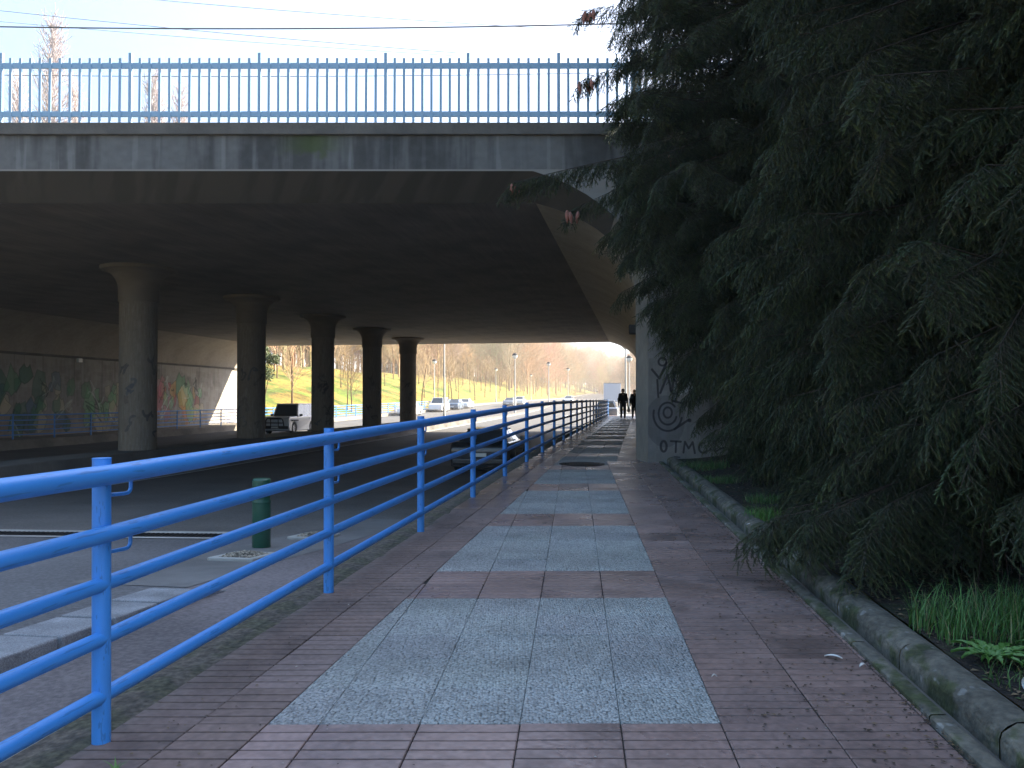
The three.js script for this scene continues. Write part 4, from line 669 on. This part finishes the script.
{
  const at = (r, d) => T(r, roadH(d) + .004, d);
  const j = vehicle('off_roader', 'white boxy off-roader with black front bars coming out of the sunlight', 'car', at(-22.5, 49.6), faceUs, { ...JEEP, col: [.68, .70, .74] });
  mesh('bull_bar', merge([tube([V(2.28, .45, -.62), V(2.34, .95, -.5), V(2.34, 1.0, 0), V(2.34, .95, .5), V(2.28, .45, .62)], .035, 8, 24), rod(V(2.32, .7, -.58), V(2.32, .7, .58), .03, .03, 8), rod(V(2.3, .4, -.25), V(2.34, 1, -.25), .025, .025, 8), rod(V(2.3, .4, .25), V(2.34, 1, .25), .025, .025, 8)]), mDark, j);
  mesh('fender_flare', merge([bx(.9, .08, .1, 1.4, .84, .94), bx(.9, .08, .1, 1.4, .84, -.94)]), mDark, j);
  vehicle('hatchback_car', 'pale green car half hidden behind the off-roader and second column', 'car', at(-25.4, 60.5), faceUs, { ...HATCH, col: [.45, .60, .50] });
  vehicle('small_van', 'white van parked on the far side nearest the bridge', 'van', at(-26.5, 105), faceUs, { ...VAN, col: [.74, .74, .74] });
  vehicle('hatchback_car', 'small dark blue car parked between the white van and white saloon', 'car', at(-26.4, 114), faceUs, { ...HATCH, col: [.10, .14, .2] });
  vehicle('saloon_car', 'white saloon parked behind the white van and blue car', 'car', at(-26.4, 121), faceUs, { ...SED, col: [.74, .74, .74] });
  vehicle('saloon_car', 'silver grey car, left of the close pair beyond the second lamp', 'car', at(-21.6, 134), faceUs, { ...SED, col: [.3, .31, .33], met: .5 });
  vehicle('hatchback_car', 'white car, right of the close pair beyond the second lamp', 'car', at(-21.2, 143), faceUs, { ...HATCH, col: [.74, .74, .74] });
  vehicle('hatchback_car', 'white car driving alone on the far rise of the road', 'car', at(-15.2 + 2, 152), faceUs, { ...HATCH, col: [.75, .76, .78] });
  vehicle('saloon_car', 'white car behind the fifth column on the far carriageway', 'car', at(-25.9, 89), faceUs, { ...SED, col: [.74, .73, .72] });
  vehicle('saloon_car', 'dark car under the bridge seen through the blue railing', 'car', at(-4.8, 26), faceAway, { ...SED, roof: 1.33, col: [.02, .021, .025] });
  vehicle('hatchback_car', 'silver hatchback with red tail light parked beyond the railing end', 'car', T(-2.42, -.296, 61.3), faceAway, { ...HATCH, col: [.4, .43, .5], met: .4 });
}

// ------------------------------------------------------------------ people
function bodyMesh(bones, pad, cell, k = .03) {
  const lo = V(1e9, 1e9, 1e9), hi = V(-1e9, -1e9, -1e9); for (const b of bones) for (const [p, r] of [[b[0], b[2]], [b[1], b[3]]]) { lo.min(V(p.x - r - pad, p.y - r - pad, p.z - r - pad)); hi.max(V(p.x + r + pad, p.y + r + pad, p.z + r + pad)); }
  const c = lo.clone().add(hi).multiplyScalar(.5), half = Math.max(hi.x - lo.x, hi.y - lo.y, hi.z - lo.z) / 2 * 1.06, n = Math.min(110, Math.ceil(2 * half / cell)), mc = new MarchingCubes(n, new THREE.MeshBasicMaterial(), false, false, 120000);
  mc.isolation = 0; const p = V(), ab = V();
  for (let z = 0; z < n; z++) for (let y = 0; y < n; y++) for (let x = 0; x < n; x++) {
    p.set((x - n / 2) / (n / 2) * half + c.x, (y - n / 2) / (n / 2) * half + c.y, (z - n / 2) / (n / 2) * half + c.z); let s = 0, dm = 9;
    for (const [a, b, ra, rb, fz] of bones) { ab.subVectors(b, a); const l2 = ab.lengthSq() || 1e-9; const t = Math.min(1, Math.max(0, ((p.x - a.x) * ab.x + (p.y - a.y) * ab.y + (p.z - a.z) * ab.z) / l2)); const f = fz || 1; const d = Math.hypot(p.x - a.x - ab.x * t, p.y - a.y - ab.y * t, (p.z - a.z - ab.z * t) * f) - lerp(ra, rb, t); s += Math.exp(-d / k); }
    dm = -k * Math.log(Math.max(s, 1e-30)); mc.field[x + y * n + z * n * n] = -dm;
  }
  mc.update(); const cnt = mc.count, pos = mc.positionArray.slice(0, cnt * 3), nor = mc.normalArray.slice(0, cnt * 3); for (let i = 0; i < cnt; i++) { pos[3 * i] = pos[3 * i] * half + c.x; pos[3 * i + 1] = pos[3 * i + 1] * half + c.y; pos[3 * i + 2] = pos[3 * i + 2] * half + c.z; }
  const g = new THREE.BufferGeometry(); g.setAttribute('position', new THREE.BufferAttribute(pos, 3)); g.computeVertexNormals(); return g;
}
function person(label, pos, yaw, o) {
  const t = thing('person', label, 'person', pos, yaw, 'two people on the walkway'); const h = o.h / 1.75, P = (x, y, z) => V(x * h, y * h, z * h), st = o.stride;
  const J = { hipL: P(.09, .92, 0), hipR: P(-.09, .92, 0), knL: P(.1, .5, .06 + st * .10), knR: P(-.1, .5, .03 - st * .04), anL: P(.1, .09, st * .20), anR: P(-.1, .1, -st * .22), shL: P(.18, 1.43, 0), shR: P(-.18, 1.43, 0), elL: P(.25, 1.15, -.05 - st * .05), elR: P(-.25, 1.15, -.04 + st * .05), wrL: P(.26, .91, .05), wrR: P(-.26, .91, .08) };
  const skin = std(.42, .26, .19, .6);
  // continuous body: head, neck, limbs, hands with fingers
  const b = [[P(0, 1.5, .0), P(0, 1.42, -.01), .055, .06], [P(0, 1.66, .015), P(0, 1.6, .03), .092, .066], [P(0, 1.645, .1), P(0, 1.61, .12), .012, .018], [P(.088, 1.63, 0), P(.09, 1.6, 0), .018, .014], [P(-.088, 1.63, 0), P(-.09, 1.6, 0), .018, .014], [P(0, 1.4, 0), P(0, 1.0, 0), .13, .12], [J.shL, J.elL, .05, .042], [J.elL, J.wrL, .042, .03], [J.shR, J.elR, .05, .042], [J.elR, J.wrR, .042, .03], [J.hipL, J.knL, .08, .055], [J.knL, J.anL, .055, .04], [J.hipR, J.knR, .08, .055], [J.knR, J.anR, .055, .04]];
  for (const [w, s] of [[J.wrL, 1], [J.wrR, -1]]) { const c = w.clone().add(P(0, -.06, .01)); b.push([w, c, .028, .034]); for (let f = 0; f < 4; f++) { const q = c.clone().add(P(0, -.03, -.024 + f * .016)), e = q.clone().add(P(-s * .006, -.045, .008)); b.push([q, e, .0095, .009]); b.push([e, e.clone().add(P(-s * .018, -.03, .006)), .009, .0075]); } b.push([c.clone().add(P(0, .01, .028)), c.clone().add(P(-s * .01, -.04, .05)), .011, .009]); }
  mesh('body', bodyMesh(b, .02, .018, .012), skin, t);
  // face details
  const hd = []; for (const s of [-1, 1]) hd.push(new THREE.SphereGeometry(.012 * h, 8, 6).translate(s * .034 * h, 1.655 * h, .098 * h)); mesh('eyes', merge(hd), mDark, t); mesh('mouth', rbx(.045 * h, .008 * h, .012 * h, .003, 0, 1.567 * h, .092 * h), std(.3, .12, .1, .6), t);
  mesh('hair', bodyMesh([[P(0, 1.69, -.015), P(0, 1.67, -.02), .096, .098], [P(0, 1.62, -.055), P(0, 1.57, -.06), .07, .055]], .02, .014, .01), std(...o.hair, .8), t);
  mesh('jacket', bodyMesh([[P(0, 1.36, -.005), P(0, 1.12, 0), .155, .15, 1.15], [P(0, 1.12, 0), P(0, o.hem, 0), .15, .17, 1.15], [P(-.14, 1.42, -.005), P(.14, 1.42, -.005), .075, .075], [J.shL, J.elL, .075, .062], [J.elL, J.wrL.clone().lerp(J.elL, .1), .062, .048], [J.shR, J.elR, .075, .062], [J.elR, J.wrR.clone().lerp(J.elR, .1), .062, .048], [P(0, 1.5, -.01), P(0, 1.46, -.01), .07, .08]], .03, .022, .025), std(...o.jacket, .85), t);
  mesh('trousers', bodyMesh([[P(-.07, .93, 0), P(.07, .93, 0), .125, .125], [J.hipL, J.knL, .1, .075], [J.knL, J.anL, .075, .06], [J.hipR, J.knR, .1, .075], [J.knR, J.anR, .075, .06]], .03, .02, .02), std(...o.trousers, .9), t);
  for (const a of [J.anL, J.anR]) mesh('shoe', bodyMesh([[a.clone().setY(.05 * h), a.clone().setY(.045 * h).add(P(0, 0, .14)), .05, .042]], .02, .016, .02), std(.03, .028, .026, .6), t);
  return t;
}
person('walker in a dark hip length jacket and dark trousers, left of the pair', T(-.98, walkH(49) + .012, 49), Math.PI * 0 + .05 + TY, { h: 1.76, stride: .7, hem: .86, jacket: [.022, .02, .022], trousers: [.03, .032, .03], hair: [.07, .05, .045] });
person('walker in dark clothes half hidden behind the abutment corner', T(-.3, walkH(50) + .012, 50), TY - .05, { h: 1.72, stride: -.7, hem: .88, jacket: [.02, .02, .03], trousers: [.025, .025, .028], hair: [.05, .035, .025] });
{ const w = T(-.66, walkH(50) + .42, 49.9); const b = thing('carrier_bag', 'small white carrier bag hanging between the two walkers', 'bag', w); mesh('bag', bodyMesh([[V(0, .28, 0), V(0, .06, 0), .05, .11, 1.5]], .02, .016, .02), std(.75, .72, .68, .6), b); mesh('handle', tube([V(-.04, .3, 0), V(-.03, .42, 0), V(.03, .42, 0), V(.04, .3, 0)], .006, 5, 12), std(.75, .72, .68, .6), b); }

// ------------------------------------------------------------------ plants on the bank and litter
{
  const blade = (p, az, len, bend, w, out, col, c) => { const o = V(Math.cos(az), 0, Math.sin(az)), s = V(-o.z, 0, o.x); let pr = null; for (let i = 0; i <= 3; i++) { const t = i / 3, q = p.clone().addScaledVector(o, len * bend * t * t); q.y += len * t * (1 - .35 * bend * t); const ww = w * (1 - t * .95); const a = q.clone().addScaledVector(s, ww), b = q.clone().addScaledVector(s, -ww); if (pr) { for (const v of [pr[0], pr[1], b, pr[0], b, a]) { out.push(v.x, v.y, v.z); col.push(...c); } } pr = [a, b]; } };
  const mBl = new THREE.MeshPhysicalMaterial({ color: 0xffffff, vertexColors: true, roughness: .55, side: THREE.DoubleSide });
  const tuft = (x, D, R, n, len, label, base) => { const pos = [], col = []; const y0 = bedH(x, D); for (let i = 0; i < n; i++) { const a = rr(0, 6.28), q = R * Math.sqrt(rnd()), px = Math.cos(a) * q, pz = Math.sin(a) * q, k = rr(.6, 1.4), dry = rnd() < .1; blade(V(px, bedH(x + px, D - pz) - y0 - .01, pz), rr(0, 6.28), len * rr(.5, 1.2), rr(.15, .9), rr(.0022, .0045), pos, col, dry ? [.22 * k, .19 * k, .08 * k] : [base[0] * k, base[1] * k, base[2] * k]); } const g = polyGeo(pos); g.setAttribute('color', new THREE.Float32BufferAttribute(col, 3)); solo('grass_tuft', g, mBl, label, 'grass', 'grass tufts on the planted bank', V(x, y0, -D)); };
  seed = 4242;
  tuft(2.58, 4.45, .36, 760, .27, 'tall green grass tuft behind the kerb at lower right', [.06, .15, .03]);
  tuft(2.75, 8.35, .34, 900, .14, 'bright low grass patch behind the kerb under the middle spruce', [.085, .2, .03]);
  tuft(3.05, 9.6, .3, 500, .12, 'small grass patch beyond the bright one, along the kerb', [.06, .14, .03]);
  tuft(3.25, 13.6, .42, 700, .16, 'grass patch at the foot of the abutment face', [.05, .12, .03]);
  tuft(3.0, 11.8, .35, 500, .12, 'grass patch between the abutment and the middle of the kerb', [.06, .13, .03]);
  tuft(2.95, 4.5, .3, 420, .24, 'taller grass touching the right edge of the frame', [.06, .15, .03]); tuft(2.5, 3.7, .3, 260, .10, 'sparse grass nearest the lower right corner', [.06, .13, .03]);
  // broad-leaf rosettes
  const rosette = (x, D, R, n, label) => { const y0 = bedH(x, D), t = thing('weed_rosette', label, 'weed', V(x, y0, -D), 0, 'weeds on the planted bank'); for (let i = 0; i < n; i++) { const pos = [], az = i * 2.4, L = R * rr(.6, 1.1), o = V(Math.cos(az), 0, Math.sin(az)), s = V(-o.z, 0, o.x), N = 9; const P = (k, sgn) => { const u = k / N, w = L * .11 * Math.sin(Math.PI * Math.pow(u, .7)) * (k % 2 ? 1.15 : .55) + .003, q = o.clone().multiplyScalar(L * u * .92).addScaledVector(s, sgn * w); q.y = .02 + L * .6 * u * (1 - u * .8) + (sgn ? .012 : 0); return q; }; for (let k = 0; k < N; k++) for (const sg of [-1, 1]) for (const v of [P(k, 0), P(k, sg), P(k + 1, sg), P(k, 0), P(k + 1, sg), P(k + 1, 0)]) pos.push(v.x, v.y, v.z); mesh('leaf', polyGeo(pos), i % 3 ? mRosA : mRosB, t); } };
  const mRosA = new THREE.MeshPhysicalMaterial({ color: lin(.075, .17, .03), roughness: .5, side: THREE.DoubleSide }), mRosB = new THREE.MeshPhysicalMaterial({ color: lin(.10, .2, .05), roughness: .5, side: THREE.DoubleSide });
  rosette(2.36, 3.98, .23, 15, 'toothed leaf weed rosette just behind the kerb at lower right'); rosette(2.52, 3.88, .2, 12, 'second weed rosette right of the toothed one, at the frame edge'); rosette(2.72, 4.1, .2, 11, 'small weed rosette behind the toothed one');
  // weed at the foot of the nearest railing post
  { const p = T(-1.93, walkH(2.75), 2.75), t = thing('weed_rosette', 'tiny green weed by the foot of the nearest railing post', 'weed', p); for (let i = 0; i < 9; i++) { const pos = [], col = []; blade(V(0, 0, 0), i * 2.4, .06 * rr(.7, 1.2), .8, .008, pos, col, [1, 1, 1]); const o = mesh('leaf', polyGeo(pos), mRosA, t); } }
  // bramble with round leaves in front of the right spruce
  { const x = 3.15, D = 5.3, y0 = bedH(x, D), t = thing('bramble', 'bramble with rounded leaves among thin bare stems before the nearest spruce', 'shrub', V(x, y0, -D)); const st = [], tips = []; for (let i = 0; i < 13; i++) { const h = rr(1.0, 1.6), b = V(rr(-.1, .4), 0, rr(-.25, .15)), tx = rr(-.28, .1), pts = [0, .3, .6, .85, 1].map(k => V(b.x + tx * k * k + .04 * Math.sin(k * 7 + i), h * Math.sin(k * 1.75), b.z + .15 * k * k)); st.push(tube(pts, .0028, 4, 16)); tips.push(pts[3], pts[4]); } mesh('stems', merge(st), std(.05, .03, .026, .9), t); const shp = new THREE.Shape(); shp.moveTo(0, 0); shp.bezierCurveTo(.035, .005, .045, .05, 0, .085); shp.bezierCurveTo(-.045, .05, -.035, .005, 0, 0); const lg = new THREE.ShapeGeometry(shp, 6); const p = lg.attributes.position; for (let i = 0; i < p.count; i++) p.setZ(i, Math.abs(p.getX(i)) * .35); lg.computeVertexNormals(); const ml = [[.026, .055, .032], [.034, .07, .038], [.10, .075, .05]].map(c => new THREE.MeshPhysicalMaterial({ color: lin(...c), roughness: .55, side: THREE.DoubleSide })); for (let i = 0; i < 26; i++) { const q = tips[Math.floor(rnd() * tips.length)], o = mesh('leaf', lg, ml[rnd() < .15 ? 2 : i % 2], t); o.position.set(q.x + rr(-.07, .07), q.y + rr(-.1, .06), q.z + rr(-.03, .06)); o.rotation.set(rr(-1.0, .4), rr(-.8, .8), rr(-2, 2)); o.scale.setScalar(rr(.5, .8)); } }
  // leaf litter, twigs
  { const pos = [], col = []; seed = 77; const leafAt = (x, D, s, c, y) => { const a = rr(0, 6.28), L = s, o = V(Math.cos(a), rr(-.1, .15), Math.sin(a)), w = V(-o.z, 0, o.x); const p = V(x, y + .004, -D), e = p.clone().addScaledVector(o, L), m1 = p.clone().addScaledVector(o, L * .5).addScaledVector(w, L * .3), m2 = p.clone().addScaledVector(o, L * .5).addScaledVector(w, -L * .3); m1.y += L * .15; m2.y += L * .12; for (const v of [p, m1, e, p, e, m2]) { pos.push(v.x, Math.max(v.y, y + .003), v.z); col.push(...c); } };
    for (let i = 0; i < 1900; i++) { const D = 2.4 + 13 * Math.pow(rnd(), 1.6), k = kerbX(D), x = k - Math.pow(rnd(), 2.2) * .75, y = walkH(D * CS + x * SN); const c = rnd() < .8 ? [.05, .035, .022] : [.15, .1, .05]; leafAt(x, D, rr(.006, .028), c, y); }
    for (let i = 0; i < 500; i++) { const d = 1.5 + 14 * Math.pow(rnd(), 1.4), r = -2.0 + Math.pow(rnd(), 2) * .5, y = walkH(d), q = T(r, 0, d); leafAt(q.x, -q.z, rr(.005, .022), rnd() < .6 ? [.06, .045, .03] : rnd() < .8 ? [.16, .12, .07] : [.4, .38, .34], y); }
    for (let i = 0; i < 160; i++) { const D = 2.6 + 9 * Math.pow(rnd(), 1.5), x = rr(-1, 1.6), y = walkH(D * CS + x * SN); leafAt(x, D, rr(.005, .016), rnd() < .5 ? [.07, .05, .04] : [.4, .38, .34], y); }
    for (let i = 0; i < 5200; i++) { const D = 2 + 13 * Math.pow(rnd(), 1.4), x = kerbX(D) + .37 + rr(0, 1.8), y = bedH(x, D); leafAt(x, D, rr(.015, .05), rnd() < .5 ? [.08, .055, .035] : rnd() < .6 ? [.17, .12, .07] : [.06, .09, .03], y); }
    const g = polyGeo(pos); g.setAttribute('color', new THREE.Float32BufferAttribute(col, 3)); const o = solo('leaf_litter', g, new THREE.MeshStandardMaterial({ color: 0xffffff, vertexColors: true, roughness: .95, side: THREE.DoubleSide }), 'fallen needles and leaf bits along the kerb and railing foot', 'litter'); o.userData.kind = 'stuff'; }
  // two pale feathers or scraps on the right tiles
  const scrap = (x, D, L, yaw, label, onBed) => { const y = (onBed ? bedH(x, D) : walkH(D * CS + x * SN)) + .006; const pos = []; const N = 6, P = (k, s) => V((k / N - .5) * L, .01 * Math.sin(k / N * 3.1) + (s ? .006 : 0), s * L * .16 * Math.sin(Math.PI * (k + .4) / (N + .8))); for (let k = 0; k < N; k++) for (const s of [-1, 1]) for (const v of [P(k, 0), P(k, s), P(k + 1, s), P(k, 0), P(k + 1, s), P(k + 1, 0)]) pos.push(v.x, v.y, v.z); solo('paper_scrap', polyGeo(pos), new THREE.MeshStandardMaterial({ color: lin(.6, .58, .55), roughness: .8, side: THREE.DoubleSide }), label, 'litter', 'pale scraps on the ground', V(x, y, -D), yaw); };
  scrap(1.70, 4.28, .09, -.5, 'larger pale scrap on the right tiles beside the low boughs'); scrap(1.80, 4.15, .06, .6, 'smaller pale scrap right of the larger one'); scrap(2.38, 8.0, .12, .3, 'flat pale scrap on the bank under the middle spruce', true); scrap(1.0, 4.0, .03, .2, 'tiny white scrap on the right tiles near the pebbled panel');
  // white cup on its side at the frame edge
  { const x = 2.37, D = 3.62, t = thing('paper_cup', 'white paper cup lying on the bank at the right edge', 'cup', V(x, bedH(x, D) + .035, -D), .5); const g = new THREE.LatheGeometry([[0, 0], [.026, 0], [.036, .09], [.038, .092], [.034, .088], [.024, .004]].map(q => new THREE.Vector2(...q)), 18); g.rotateZ(Math.PI / 2); mesh('cup', g, std(.7, .7, .68, .5), t); }
}
scene.fog = new THREE.FogExp2(0xfff2e4, 0.0009);
renderer.render(scene, camera);
